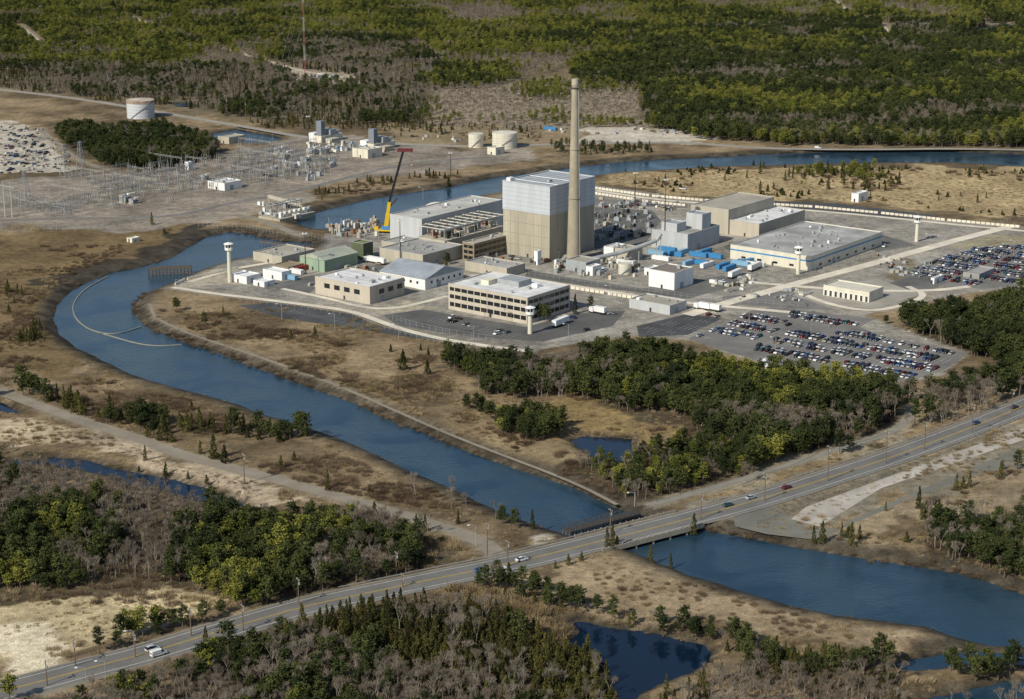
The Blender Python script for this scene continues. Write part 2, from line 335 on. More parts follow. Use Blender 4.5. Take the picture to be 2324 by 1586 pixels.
bp=nd(nt,'ShaderNodeBump'); bp.inputs['Strength'].default_value=.6; bp.inputs['Distance'].default_value=.4; nt.links.new(hn.outputs['Fac'],bp.inputs['Height']); nt.links.new(bp.outputs[0],b.inputs['Normal'])
me.materials.append(gm); SC.collection.objects.link(D.objects.new('ground',me))
# water
wm=D.materials.new('water'); wm.use_nodes=True; nt=wm.node_tree; b=nt.nodes['Principled BSDF']
b.inputs['Roughness'].default_value=.14; b.inputs['IOR'].default_value=1.33
g=nd(nt,'ShaderNodeNewGeometry')
n=nd(nt,'ShaderNodeTexNoise'); n.inputs['Scale'].default_value=.55; n.inputs['Detail'].default_value=6; n.inputs['Roughness'].default_value=.6; nt.links.new(g.outputs['Position'],n.inputs['Vector'])
n2_=nd(nt,'ShaderNodeTexNoise'); n2_.inputs['Scale'].default_value=.025; n2_.inputs['Detail'].default_value=6; n2_.inputs['Distortion'].default_value=1.2; nt.links.new(g.outputs['Position'],n2_.inputs['Vector'])
r=nd(nt,'ShaderNodeMapRange'); r.inputs['From Min'].default_value=.38; r.inputs['From Max'].default_value=.62; r.inputs['To Min'].default_value=.15; r.inputs['To Max'].default_value=1.0; nt.links.new(n2_.outputs['Fac'],r.inputs['Value'])
bp=nd(nt,'ShaderNodeBump'); bp.inputs['Distance'].default_value=.4; nt.links.new(r.outputs[0],bp.inputs['Strength']); nt.links.new(n.outputs['Fac'],bp.inputs['Height']); nt.links.new(bp.outputs[0],b.inputs['Normal'])
cr=nd(nt,'ShaderNodeValToRGB'); cr.color_ramp.elements[0].position=.35; cr.color_ramp.elements[0].color=(.012,.033,.056,1); cr.color_ramp.elements[1].position=.65; cr.color_ramp.elements[1].color=(.03,.062,.09,1)
nt.links.new(n2_.outputs['Fac'],cr.inputs['Fac']); nt.links.new(cr.outputs[0],b.inputs['Base Color'])
pm=wm.copy(); pm.name='pond_water'; b=pm.node_tree.nodes['Principled BSDF']; b.inputs['Roughness'].default_value=.04
for l in list(pm.node_tree.links):
    if l.to_socket==b.inputs['Base Color']: pm.node_tree.links.remove(l)
b.inputs['Base Color'].default_value=(.004,.012,.028,1)
for nn in pm.node_tree.nodes:
    if nn.type=='BUMP': nn.inputs['Distance'].default_value=.05
w=MB(); w.poly([(-9000,-3000,WL),(9000,-3000,WL),(9000,15000,WL),(-9000,15000,WL)],wm); w.obj('water')
for P_ in (P_C,P_D,P_E,P_J):
    w=MB(); A=np.array(GL(P_,WL))
    x0,y0=A.min(0)-8; x1,y1=A.max(0)+8
    w.poly([(x0,y0,WL+.02),(x1,y0,WL+.02),(x1,y1,WL+.02),(x0,y1,WL+.02)] if P_ is not P_D else [(*p,WL+.02) for p in GL([(1230,1395),(1640,1430),(1660,1520),(1500,1570),(1450,1700),(1350,1700),(1360,1530),(1250,1470)],WL)],pm); w.obj('pond_water')
# ---------- roads ----------
def smooth(pts,it=2):
    p=[np.array(q) for q in pts]
    for _ in range(it):
        o=[p[0]]
        for a,b in zip(p[:-1],p[1:]): o+=[a*.75+b*.25,a*.25+b*.75]
        o.append(p[-1]); p=o
    return p
def strip(mb,pts,w,z,m,off=0,sm=2):
    p=smooth(pts,sm) if sm else [np.array(q) for q in pts]
    T=[]
    for i in range(len(p)):
        a=p[max(i-1,0)]; b_=p[min(i+1,len(p)-1)]; d=(b_-a)/np.linalg.norm(b_-a); T.append(np.array([-d[1],d[0]]))
    o=len(mb.v); k=mb.mi(m)
    for i in range(len(p)): mb.v+=[(*(p[i]+T[i]*(off+w/2)),z),(*(p[i]+T[i]*(off-w/2)),z)]
    for i in range(len(p)-1): mb.f.append((o+2*i+1,o+2*i+3,o+2*i+2,o+2*i)); mb.m.append(k)
def road(name,pts,w,m,z=.06,lines=False):
    mb=MB(); strip(mb,pts,w,z,m)
    mb.obj(name)
    if lines:
        lm=MB()
        for off in (-w/2+1.8,w/2-1.8): strip(lm,pts,.22,z+.03,linew,off)
        for off in (-.25,.25): strip(lm,pts,.2,z+.03,liney,off)
        lm.obj('road_markings')
        lm=MB()
        for off in (-w/2-.0,w/2+.0): strip(lm,pts,1.6,z-.02,gravel,off)
        lm.obj('road_shoulder')
road('highway',HWY,14.5,asph,.1,True)
road('service_road',SRV,7.5,gravel); road('old_road',OLD,4.5,mat('old_asphalt',(.24,.225,.19),.9,.2,.1))
road('north_road',NRTH,8,mat('pale_asphalt',(.30,.28,.245),.9,.2,.05),.06)
for p,wd,m in ((PERI,4.5,pathm),(PERI2,4,pathm),(PERI3,3.5,pathm),(MAIN,5,pathm),(DIAG,8,pathm),(DIAG2,5,pathm),(LOOP,4,pathm),(WAREH,5,pathm)): road('perimeter_path',p,wd,m,.08+.004*wd)
for p,wd in ((BANK,2.0),(CSR,6),(TRL,5)): road('gravel_track',p,wd,gravel,.05)
road('switchyard_road',SWR,6,asphp,.055)
for p in (SAND1,SAND2,SAND3): road('sand_track',p,5,mat('sand',(.50,.42,.31),.95,.3,.05),.05)
def lot(name,pts,m,z=.04):
    mb=MB(); mb.poly([(x,y,z) for x,y in GL(pts)][::-1],m); return mb.obj(name)
LOTM=[(1560,768),(1640,738),(1710,702),(1760,697),(1985,724),(1950,742),(2010,765),(2200,800),(2150,835),(2065,866),(1950,852),(1830,832),(1720,818),(1640,795)]
LOTR=[(2030,622),(2130,585),(2230,560),(2420,545),(2420,640),(2230,655),(2150,650)]
lot('parking_lot',LOTM,asphp); lot('parking_lot',LOTR,asphp)
lot('parking_lot',[(540,693),(620,686),(800,714),(850,738),(1000,772),(930,765),(800,745),(640,722)],asphd)
lot('parking_lot',[(870,715),(960,702),(1015,712),(1195,742),(1300,712),(1420,705),(1390,740),(1230,775),(1080,765),(900,738)],mat('lot_asphalt',(.105,.105,.1),.9,.4,.05))
lot('parking_lot',[(1445,740),(1560,712),(1640,722),(1560,760),(1450,765)],asphd)
lot('parking_lot',[(1740,455),(1900,462),(2120,488),(2150,500),(1960,490),(1760,470)],asphd)
lot('asphalt_yard',[(600,650),(690,628),(860,600),(880,612),(720,650),(700,668)],yard,.045)
lot('asphalt_yard',[(1200,612),(1290,630),(1460,655),(1640,625),(1700,640),(1560,678),(1380,655),(1190,628)],yard,.045)
lot('asphalt_yard',[(1350,470),(1480,478),(1500,500),(1470,545),(1350,570)],yard,.045)
lot('asphalt_yard',[(1340,450),(1560,462),(1560,472),(1345,464)],asphp,.046)
lot('asphalt_yard',[(1640,560),(1700,540),(1830,530),(1850,512),(1960,520),(2080,556),(1990,572),(1850,515),(1660,572)],yard,.045)
lot('asphalt_yard',[(1640,672),(1790,660),(1840,684),(1900,705),(1720,694),(1640,690)],asphp,.045)
lot('asphalt_yard',[(2000,648),(2090,618),(2150,640),(2120,655),(2050,664)],yard,.045)
lot('concrete_pad',[(1790,668),(1990,632),(2090,668),(1990,700),(1880,694)],mat('pad_concrete',(.33,.305,.26),.9,.25,.06),.05)
lot('roadside_apron',[(1660,1168),(1760,1140),(1800,1180),(1870,1205),(2324,1012),(2450,972),(2450,990),(2324,1042),(2100,1118),(1850,1225),(1740,1212),(1670,1195)],mat('worn_asphalt',(.17,.165,.14),.9,.3,.04),.03)
lot('concrete_strip',[(1795,1178),(1830,1150),(2324,970),(2450,925),(2450,960),(2324,998),(2000,1108),(1860,1195)],mat('strip_concrete',(.42,.385,.335),.9,.35,.06),.045)
lot('side_track',[(60,1562),(300,1504),(480,1450),(480,1456),(320,1512),(80,1586)],gravel,.03)
# ---------- bridge ----------
def seg_frame(a,b):
    ang=math.degrees(math.atan2(b[1]-a[1],b[0]-a[0])); L=math.hypot(b[0]-a[0],b[1]-a[1]); return Fr(a[0],a[1],ang),L
A=G(1335,1236); B=G(1565,1177)
fr,L=seg_frame(A,B); e=empty('road_bridge',(A[0],A[1],0)); org=(A[0],A[1],0)
m=MB(); m.box(fr,0,L,-8.6,8.6,-.9,.07,bridgec); m.obj('deck',org,e)
m=MB()
for s_ in (-8.6,8.25):
    m.box(fr,0,L,s_,s_+.35,.09,1.0,bridgec)
    for i in range(int(L/3)): m.box(fr,i*3,i*3+.4,s_-.05,s_+.4,1.0,1.3,bridgec)
m.obj('parapets',org,e)
m=MB()
for i in range(1,6):
    for j in range(-4,5): m.cyl(fr.w(L*i/6,j*2,0),.45,.45,-4.5,-1.3,bridgec,8)
    m.box(fr,L*i/6-.6,L*i/6+.6,-8.3,8.3,-1.4,-.91,bridgec)
m.obj('piers',org,e)
A=G(1285,1204); B=G(1445,1162); fr,L=seg_frame(A,B); e=empty('old_trestle_bridge',A); org=A
m=MB(); m.box(fr,0,L,-2.5,2.5,-.5,.1,dark)
for s_ in (-2.5,2.4):
    for i in range(int(L/2.5)+1): m.box(fr,i*2.5,i*2.5+.2,s_,s_+.1,.1,1.3,wood)
    m.box(fr,0,L,s_-.12,s_-.02,1.0,1.25,wood)
m.obj('deck',org,e)
m=MB()
for i in range(8):
    for j in (-2,0,2): m.cyl(fr.w(L*i/7,j,0),.25,.25,-4.5,-.51,wood,6)
m.obj('piles',org,e)
m=MB()
for off in (8.3,-8.3):
    for P in (smooth(HWY,1)[14:26],smooth(HWY,1)[30:44]):
        for i in range(len(P)-1):
            a,b_=P[i],P[i+1]; d=(b_-a); l=np.linalg.norm(d); d=d/l; nrm=np.array([-d[1],d[0]])*off
            m.beam((*(a+nrm),.7),(*(b_+nrm),.7),.22,steel)
            for k in range(int(l/4)): c_=a+nrm+d*k*4; m.beam((*c_,0),(*c_,.7),.15,wood)
m.obj('guard_rail')
# ---------- buildings ----------
def building(name,xn,yb,yt,xl,xr,wall,roof,bands=None,vents=0,roofkind='flat',ang=E_L,door=True,stripe=None,upper=None,wins=None,h=None):
    x0,y0,_=G(xn,yb); fr=Fr(x0,y0,ang); La=solve_len(x0,y0,fr.eL,xl); Lb=solve_len(x0,y0,fr.eR,xr)
    h=h or solve_h(x0,y0,yt); org=(x0,y0,0); e=empty(name,org); th=.35
    m=MB()
    um=upper[1] if upper else wall; zu=h*upper[0] if upper else 0
    for z0,z1,mm,o in ([(0,zu,wall,0.0),(zu,h,um,0.25)] if upper else [(0,h,wall,0)]):
        m.box(fr,-o,La+o,-o,th,z0,z1,mm); m.box(fr,-o,La+o,Lb-th,Lb+o,z0,z1,mm)
        m.box(fr,-o,th,th,Lb-th,z0,z1,mm); m.box(fr,La-th,La+o,th,Lb-th,z0,z1,mm)
    m.obj('walls',org,e)
    m=MB()
    if roofkind=='flat':
        m.box(fr,th,La-th,th,Lb-th,h-.9,h-.5,roof)
        if h>4:
            cp_=mat('parapet_cap',(.5,.49,.46),.7,.1); o=.25 if upper else 0
            m.box(fr,-o-.06,La+o+.06,-o-.06,.42,h,h+.12,cp_); m.box(fr,-o-.06,.42,.42,Lb+o,h,h+.12,cp_)
            m.box(fr,.42,La+o+.06,Lb-.42,Lb+o+.06,h,h+.12,cp_); m.box(fr,La-.42,La+o+.06,.42,Lb-.42,h,h+.12,cp_)
        if La>14 and Lb>14 and not upper:
            dk=mat('roof_seam',(.22,.215,.2),.9,.2)
            for k in range(1,5): m.box(fr,th,La-th,Lb*k/5,Lb*k/5+.22,h-.5,h-.44,dk)
    elif roofkind=='gableR':
        rr=La*.14; k=roof
        P=[fr.w(-.4,-.4,h),fr.w(La+.4,-.4,h),fr.w(La+.4,Lb+.4,h),fr.w(-.4,Lb+.4,h),fr.w(La/2,-.4,h+rr),fr.w(La/2,Lb+.4,h+rr)]
        for f_ in ((0,3,5,4),(1,4,5,2),(0,4,1),(3,2,5),(0,1,2,3)): m.poly([P[i] for i in f_],k)
    else:
        rr=Lb*.14
        P=[fr.w(-.4,-.4,h),fr.w(La+.4,-.4,h),fr.w(La+.4,Lb+.4,h),fr.w(-.4,Lb+.4,h),fr.w(-.4,Lb/2,h+rr),fr.w(La+.4,Lb/2,h+rr)]
        for f_ in ((0,1,5,4),(3,4,5,2),(0,4,3),(1,2,5),(3,2,1,0)): m.poly([P[i] for i in f_],roof)
    for _ in range(vents):
        a=random.uniform(.08,.85)*La; b=random.uniform(.08,.85)*Lb; s=random.uniform(.8,2.2); z=h-.5
        if random.random()<.6:
            m.box(fr,a,a+s,b,b+s*random.uniform(.6,1.8),z,z+random.uniform(.7,1.8),random.choice((steel2,white,steel)))
        else: m.cyl(fr.w(a,b,0),.5,.5,z,z+1,steel,8); m.cyl(fr.w(a,b,0),.8,.5,z+1,z+1.3,steel,8)
    m.obj('roof',org,e)
    m=MB()
    if bands:
        for z0,z1 in bands:
            for (L_,side) in ((La,0),(Lb,1),(La,2),(Lb,3)):
                n=max(1,int(L_/4.2)); wd=L_/n
                for i in range(n):
                    p0=i*wd+.45+(.5 if i==0 else 0); p1=(i+1)*wd-.12-(.9 if i==n-1 else 0)
                    if side==0: m.box(fr,p0,p1,-.06,.1,z0*h,z1*h,glass)
                    elif side==1: m.box(fr,-.06,.1,p0,p1,z0*h,z1*h,glass)
                    elif side==2: m.box(fr,p0,p1,Lb-.1,Lb+.06,z0*h,z1*h,glass)
                    else: m.box(fr,La-.1,La+.06,p0,p1,z0*h,z1*h,glass)
    if wins:
        z0,z1,sp,wd=wins
        for L_,side in ((La,0),(Lb,1)):
            k=sp
            while k<L_-sp*.5:
                if side==0: m.box(fr,k,k+wd,-.06,.1,z0*h,z1*h,glass)
                else: m.box(fr,-.06,.1,k,k+wd,z0*h,z1*h,glass)
                k+=sp
    if m.v: m.obj('windows',org,e)
    if stripe:
        m=MB(); z0,z1,sm=stripe
        m.box(fr,0,La,-.05,-.002,z0*h,z1*h,sm); m.box(fr,-.05,-.002,0,Lb,z0*h,z1*h,sm); m.obj('painted_stripe',org,e)
    if door:
        m=MB(); m.box(fr,La*.45,La*.45+1.2,-.12,.05,0,2.2,dark); m.box(fr,-.12,.05,Lb*.3,Lb*.3+min(3.5,Lb*.2),0,min(3.5,h*.6),steel2); m.obj('doors',org,e)
    return fr,La,Lb,h,e,org
cj=mat('concrete_joint',(.26,.235,.18))
fr,La,Lb,h,e,org=building('reactor_building',1247,592,424,1142,1348,conc,rblue,upper=(.615,blue_metal),door=True)
m=MB()
for i in range(1,6): m.box(fr,La*i/6,La*i/6+.2,-.08,-.002,0,h*.61,cj); m.box(fr,-.08,-.002,Lb*i/6,Lb*i/6+.2,0,h*.61,cj)
for k in range(1,4): m.box(fr,0,La,-.06,-.001,h*.61*k/4,h*.61*k/4+.2,cj)
m.box(fr,La*.3,La*.3+2,Lb*.3,Lb*.3+3,h-.5,h+1,steel2)
for k in range(1,9): m.box(fr,1,La-1,Lb*k/9,Lb*k/9+.5,h-.5,h-.25,white if k in(2,5) else steel2)
m.box(fr,La-4,La-1,2,6,h-.5,h+1.6,white)
m.obj('joints_and_plant',org,e)
proof=mat('pale_roof',(.47,.46,.43),.8,.3,.07)
fr,La,Lb,h,e,org=building('turbine_building',958,562,497,886,1140,grey_side,proof,vents=12)
building('turbine_annex',1010,543,478,962,1150,grey_side,proof,vents=6,h=h*.8)
m=MB(); c=fr.w(La*1.15,Lb*.62,0)
for i in range(6):
    r0=9*math.cos(i*math.pi/12); r1=9*math.cos((i+1)*math.pi/12); m.cyl(c,r0,r1,12+4*math.sin(i*math.pi/12)*1.4,12+4*math.sin((i+1)*math.pi/12)*1.4,cream,24,i==5)
m.cyl(c,9,9,0,12,cream,24); m.obj('condensate_tank',(c[0],c[1],0))
x0,y0,_=G(1010,580); f2=Fr(x0,y0); Lb2=solve_len(x0,y0,f2.eR,1145)
org=(x0,y0,0); e=empty('heater_bay',org)
m=MB(); m.box(f2,0,22,0,Lb2,0,9,tan); m.obj('walls',org,e)
m=MB()
n=9
for i in range(n):
    b=Lb2*i/(n-1)
    for a in (0.5,10,20): m.beam(f2.w(a,b,9),f2.w(a,b,16),.4,steel)
    m.beam(f2.w(.5,b,16),f2.w(22,b,16),.4,cream)
for a in (.5,10,20): m.beam(f2.w(a,0,16),f2.w(a,Lb2,16),.4,cream)
for a in (4,7): m.tube(f2.w(a,0,14.5),f2.w(a,Lb2,14.5),.8,steel2)
for i in range(26): 
    a=random.uniform(1,18);b=random.uniform(2,Lb2-4); m.box(f2,a,a+random.uniform(1,3),b,b+random.uniform(1.5,5),9,9+random.uniform(1,4.5),random.choice((cream,rust,steel2,tan,dark)))
m.obj('pipe_frames',org,e)
fr,La,Lb,h,e,org=building('office_building',1197,736,676,1018,1293,beige,rwhite,bands=((.14,.30),(.45,.60),(.74,.88)),vents=8)
m=MB(); m.box(fr,La*.35,La*.62,Lb*.45,Lb*.75,h-.5,h+2.6,steel2); m.box(fr,La*.65,La*.75,Lb*.3,Lb*.5,h-.5,h+2,cream); m.box(fr,La*.2,La*.27,Lb*.6,Lb*.7,h-.5,h+1.5,white); m.obj('roof_plant',org,e)
building('low_office_building',840,691,651,716,918,beige,rwhite,wins=(.45,.72,7.5,4.2),vents=9)
building('long_white_shed',965,658,634,862,1052,white,rblue,roofkind='gableL',wins=(.45,.7,5,1.5))
building('green_warehouse',737,618,591,681,812,green,mat('pale_green_roof',(.36,.38,.31),.6,.2,.1),roofkind='gableR')
building('dark_green_shed',825,590,553,798,847,dgreen,mat('olive_roof',(.16,.19,.08)))
building('intake_workshop',640,602,583,575,715,tan,rtan,vents=5)
building('tan_service_building',960,610,579,862,1052,tan,rgrey,vents=9)
building('brick_office_block',1076,595,553,1050,1157,brown,rtan,bands=((.12,.30),(.42,.6),(.72,.88)),vents=4)
building('gatehouse_building',1150,630,609,1055,1192,tan,rgrey,vents=7)
building('large_beige_hall',1652,532,476,1567,1755,tan,rtan)
building('beige_hall_annex',1722,541,508,1655,1826,beige,rwhite,vents=14)
building('radwaste_building',1560,573,532,1478,1632,grey_side,rgrey,vents=4)
building('radwaste_tower',1592,560,487,1556,1612,grey_side,rblue)
building('radwaste_wing',1535,566,508,1500,1556,grey_side,rblue)
building('warehouse',1838,615,582,1657,2001,cream,mat('mottled_roof',(.37,.365,.35),.85,.5,.05),vents=34,stripe=(.62,.72,bluep),wins=(.15,.3,11,3))
building('white_storage_building',1530,659,620,1472,1573,white,mat('dark_roof_membrane',(.2,.17,.14)),vents=1)
building('grey_gatehouse',1520,715,694,1428,1558,grey_side,rtan,vents=4)
building('stack_base_building',1330,620,596,1284,1362,steel2,rtan)
building('small_block',1392,585,562,1370,1420,white,rwhite,vents=2)
building('low_tan_block',1432,594,568,1395,1458,tan,rtan,vents=3)
building('turbine_hall_annex',905,575,553,866,962,tan,rgrey,vents=3)
building('yard_building',1480,626,610,1462,1500,white,rwhite)
building('tank_farm_shed',1125,352,336,1106,1145,cream,cream,vents=0)
building('switchgear_building',510,433,416,472,550,white,rwhite,vents=3)
building('white_cabin',1948,459,440,1932,1970,white,rwhite)
building('control_house',520,327,312,495,556,tan,rtan)
building('security_hut',2222,634,622,2185,2258,rgrey,rgrey)
building('pump_house',428,386,368,420,438,white,lblue)
building('mast_hut',750,181,172,735,770,green,rtan); building('mast_hut',720,178,170,705,735,white,rtan)
building('small_hut',300,551,541,288,318,cream,rwhite)
building('fenced_cabin',2120,645,631,2112,2140,white,white)
building('intake_gatehouse',672,497,487,663,684,cream,rwhite)
for (a,b,c_,d_,ee,mm) in ((560,645,628,520,592,white),(640,637,618,597,662,white),(600,652,640,575,624,white),(655,620,606,620,690,brown),(1345,626,606,1330,1365,white),(1220,602,570,1212,1228,white)):
    building('site_trailer' if mm==white else 'timber_shed',a,b,c_,d_,ee,mm,mm,door=True)
fr,La,Lb,h,e,org=building('cask_storage_module',1972,687,663,1868,2004,cream,cream,door=False)
m=MB(); n=9
for i in range(n):
    c=La*(i+.5)/n; w_=La/n*.36
    m.box(fr,c-w_,c+w_,-.1,-.003,.3,h*.45,white)
    pts=[fr.w(c+w_*math.cos(t*math.pi/8),-.1,h*.45+w_*1.0*math.sin(t*math.pi/8)) for t in range(9)]; m.poly(pts,white)
    m.box(fr,c-w_*.65,c+w_*.65,-.16,-.101,.3,h*.55,dark)
m.obj('arched_doors',org,e)
# chimney
c=G(1302,590); e=empty('ventilation_stack',c); hs=solve_h(c[0],c[1],180)
m=MB(); nseg=40; f_=lambda t:4.35-(4.35-1.95)*t**.85
for i in range(nseg):
    t0=i/nseg;t1=(i+1)/nseg
    m.cyl(c,f_(t0),f_(t1),hs*t0,hs*t1,chim,32,i==nseg-1)
o=m.obj('shaft',c,e)
for p in o.data.polygons: p.use_smooth=True
m=MB()
m.cyl(c,2.15,2.15,hs-3.2,hs+.3,conc,24); m.cyl(c,2.9,2.9,hs-5,hs-4.7,dark,16)
for z in (hs*.35,hs*.62): 
    rr=f_(z/hs); m.cyl(c,rr+.5,rr+.5,z,z+.25,chim,24)
for k in range(12): a=k*math.pi/6; p=(c[0]+2.85*math.cos(a),c[1]+2.85*math.sin(a)); m.beam((*p,hs-4.7),(*p,hs-3.6),.12,dark)
m.beam((c[0]+3.6,c[1]-2.6,0),(c[0]+1.8,c[1]-1.2,hs-4),.35,steel)
m.cyl(c,6.5,6.5,0,2.5,conc,24)
m.obj('platforms_and_ladder',c,e)
m=MB(); p=[G(1322,592,4),G(1400,575,6),G(1450,560,9),G(1490,545,12),G(1500,530,16)]
for a,b in zip(p[:-1],p[1:]): m.tube(a,b,1.3,steel,12)
for q_ in p: m.beam((q_[0],q_[1],0),q_,.5,steel2)
m.obj('exhaust_duct')
def tank(name,px,py,rp,yt,m1,m2=None,cone=.04):
    c=G(px,py); d=c[1]*ct+H*st; r=rp/F*d; h=solve_h(c[0],c[1],yt); e=empty(name,c); m=MB()
    m.cyl(c,r,r,0,h*.84,m1,36,False); m.cyl(c,r*1.012,r*1.012,h*.84,h,m2 or m1,36,False); m.cyl(c,r*1.012,.3,h,h+r*cone*2,m2 and mat('faded_tank_roof',(.5,.42,.33),.8,.4,.15) or m1,36)
    for k in range(1,5): m.cyl(c,r*1.006,r*1.006,h*k*.17,h*k*.17+.18,steel2,36,False)
    m.obj('shell',c,e)
    m=MB()
    for i in range(18):
        a=i*.09-2.2; b=a+.09; R=r+.5; m.beam((c[0]+R*math.cos(a),c[1]+R*math.sin(a),h*i/18),(c[0]+R*math.cos(b),c[1]+R*math.sin(b),h*(i+1)/18),.4,steel)
    for i in range(36): a=i*math.pi/18; m.beam((c[0]+r*math.cos(a),c[1]+r*math.sin(a),h),(c[0]+r*math.cos(a),c[1]+r*math.sin(a),h+1.1),.12,steel)
    m.obj('stair_and_rail',c,e)
tank('storage_tank',320,266,31,226,mat('tank_white',(.50,.52,.55),.6,.14,.15,True),mat('rusty_band',(.36,.27,.21),.9,.5,.3))
tank('storage_tank',1080,333,17,303,cream); tank('storage_tank',1145,334,28,300,cream)
tank('storage_tank',1418,620,15,597,cream); tank('storage_tank',1242,580,6,565,white); tank('storage_tank',1262,585,8,568,cream)
tank('storage_tank',650,350,9,340,steel)
for px,py,yt in ((729,322,274),(848,340,292)):
    x0,y0,_=G(px,py); f2=Fr(x0,y0); h=solve_h(x0,y0,yt); org=(x0,y0,0); e=empty('gas_turbine_unit',org)
    m=MB(); m.box(f2,-2.5,2.5,-2.5,2.5,6,h,mat('stack_blue_grey',(.17,.21,.25),.6,.2,.3))
    for i in range(9):
        z=6+(h-6)*i/8
        m.box(f2,-2.8,2.8,-2.8,-2.55,z-.15,z+.15,steel); m.box(f2,-2.8,-2.55,-2.5,2.8,z-.15,z+.15,steel)
    for a in (-2.8,2.6): m.box(f2,a,a+.3,-2.85,-2.56,0,h,steel)
    m.obj('exhaust_stack',org,e)
    m=MB(); m.box(f2,-4,4,-4,22,0,5.5,cream); m.box(f2,-5,5,6,13,5.5,10,steel2); m.box(f2,5,12,-3,5,0,7,white); m.box(f2,7,11,7,12,0,5,white); m.tube(f2.w(0,14,7),f2.w(0,21,7),1.5,steel)
    m.box(f2,-14,-7,-2,8,0,4,tan); m.obj('turbine_enclosure',org,e)
building('turbine_control_building',835,360,340,800,868,cream,cream,vents=4)
def wtower(px,py,yt):
    c=G(px,py); h=solve_h(c[0],c[1],yt); e=empty('guard_tower',c); m=MB()
    m.cyl(c,1.25,1.05,0,h-4.6,cream,16); m.cyl(c,1.2,2.3,h-5.4,h-4.6,cream,8); m.obj('column',c,e)
    m=MB(); m.cyl(c,2.3,2.3,h-4.6,h-3.1,white,8); m.cyl(c,2.15,2.15,h-3.1,h-1.3,glass,8,False)
    for i in range(8): a=i*math.pi/4; m.beam((c[0]+2.2*math.cos(a),c[1]+2.2*math.sin(a),h-3.1),(c[0]+2.2*math.cos(a),c[1]+2.2*math.sin(a),h-1.3),.25,white)
    m.cyl(c,2.8,2.8,h-1.3,h-.9,white,8); m.cyl(c,2.8,.5,h-.9,h-.2,white,8); m.beam((c[0],c[1],h-.2),(c[0],c[1],h+1.5),.12,steel); m.obj('cabin',c,e)
for t_ in ((522,640,549),(1203,757,693),(1811,622,557),(2080,548,488)): wtower(*t_)
def pole(name,px,py,yt,kind):
    c=G(px,py); h=solve_h(c[0],c[1],yt); m=MB()
    if kind=='mast':
        m.cyl(c,.38,.18,0,h,dark,8); 
        for i in range(8): a=i*math.pi/4; m.beam((c[0],c[1],h-.6),(c[0]+1.3*math.cos(a),c[1]+1.3*math.sin(a),h-.6),.12,steel); m.cyl((c[0]+1.3*math.cos(a),c[1]+1.3*math.sin(a)),.3,.3,h-.95,h-.4,white,6)
    elif kind=='lamp':
        m.cyl(c,.14,.09,0,h,steel,6); m.beam((c[0],c[1],h),(c[0]-2.2,c[1]-.5,h+.3),.12,steel); m.beam((c[0]-2.2,c[1]-.5,h+.3),(c[0]-3,c[1]-.7,h+.3),.35,white)
    elif kind=='util':
        m.cyl(c,.22,.14,0,h,wood,6); f_=Fr(c[0],c[1],120)
        m.box(f_,-1.3,1.3,-.08,.08,h-1,h-.8,wood); 
        for a in (-1.2,-.5,.5,1.2): m.beam(f_.w(a,0,h-.8),f_.w(a,0,h-.5),.1,white)
        m.cyl((c[0]+.4,c[1]-.2),.28,.28,h-2.6,h-1.7,steel2,8)
    m.obj(name,c); return (c[0],c[1],h)
for a in ((909,602,497),(1508,562,405),(694,622,527),(1441,460,390),(1023,400,345),(700,320,262)): pole('floodlight_mast',*a,'mast')
tops=[]
for a in ((107,1556,1498),(171,1512,1450),(307,1492,1435),(434,1444,1378),(552,1432,1370),(678,1372,1310),(900,1305,1250),(914,1332,1300),(1106,1264,1185),(1152,1287,1225),(1385,1212,1153),(1590,1180,1120),(1735,1137,1072),(1878,1092,1010),(2010,1052,978),(2098,1020,955),(2205,985,915),(2296,935,882),(555,1098,1028),(186,218,182),(370,245,208),(515,262,224),(558,272,232),(20,200,150),(735,300,262),(1025,348,320)): tops.append((a[0],pole('utility_pole',*a,'util')))
m=MB()
tp=[t[1] for t in tops[:18] if t[0] not in (171,914,1106)]
for a,b in zip(tp[:-1],tp[1:]):
    for dx in (-1.1,1.1):
        pr=None
        for k in range(9):
            t=k/8; p=Vector(a).lerp(Vector(b),t)+Vector((dx*.5,dx*.85,-.5-5*t*(1-t)))
            if pr is not None: m.beam(pr,p,.05,dark)
            pr=p
m.obj('overhead_wires')
for a in ((1080,1240,1192),(1440,1150,1118),(196,1560,1515),(240,1540,1500),(305,1470,1432),(1385,672,648),(2072,790,752),(2110,810,770),(2205,800,775),(1700,745,712),(1840,760,728),(1965,790,755),(1760,800,765),(640,725,690),(760,750,712),(905,770,735),(620,600,572),(1075,770,740),(1290,770,735),(2110,560,530),(2300,580,545),(1640,500,468),(1500,470,440),(960,452,425),(890,620,590)): pole('street_lamp',*a,'lamp')
c=G(692,168); m=MB(); hm=102; R=.8
mr=mat('faded_mast_red',(.28,.13,.11),.7); mw=mat('faded_mast_white',(.42,.41,.39),.7)
L3=[(c[0]+R*math.cos(a),c[1]+R*math.sin(a)) for a in (0,2.094,4.189)]
n=34
for i in range(n):
    z0=hm*i/n;z1=hm*(i+1)/n; mm=mr if (i//5)%2==0 else mw
    for k in range(3):
        p=L3[k];q_=L3[(k+1)%3]; m.beam((*p,z0),(*p,z1),.22,mm); m.beam((*p,z0),(*q_,z1),.1,mm); m.beam((*p,z1),(*q_,z1),.1,mm)
for k in range(3):
    for z in (50,95): 
        a=k*2.094; m.beam((c[0],c[1],z),(c[0]+50*math.cos(a),c[1]+50*math.sin(a),0),.06,steel)
m.obj('radio_mast',c)
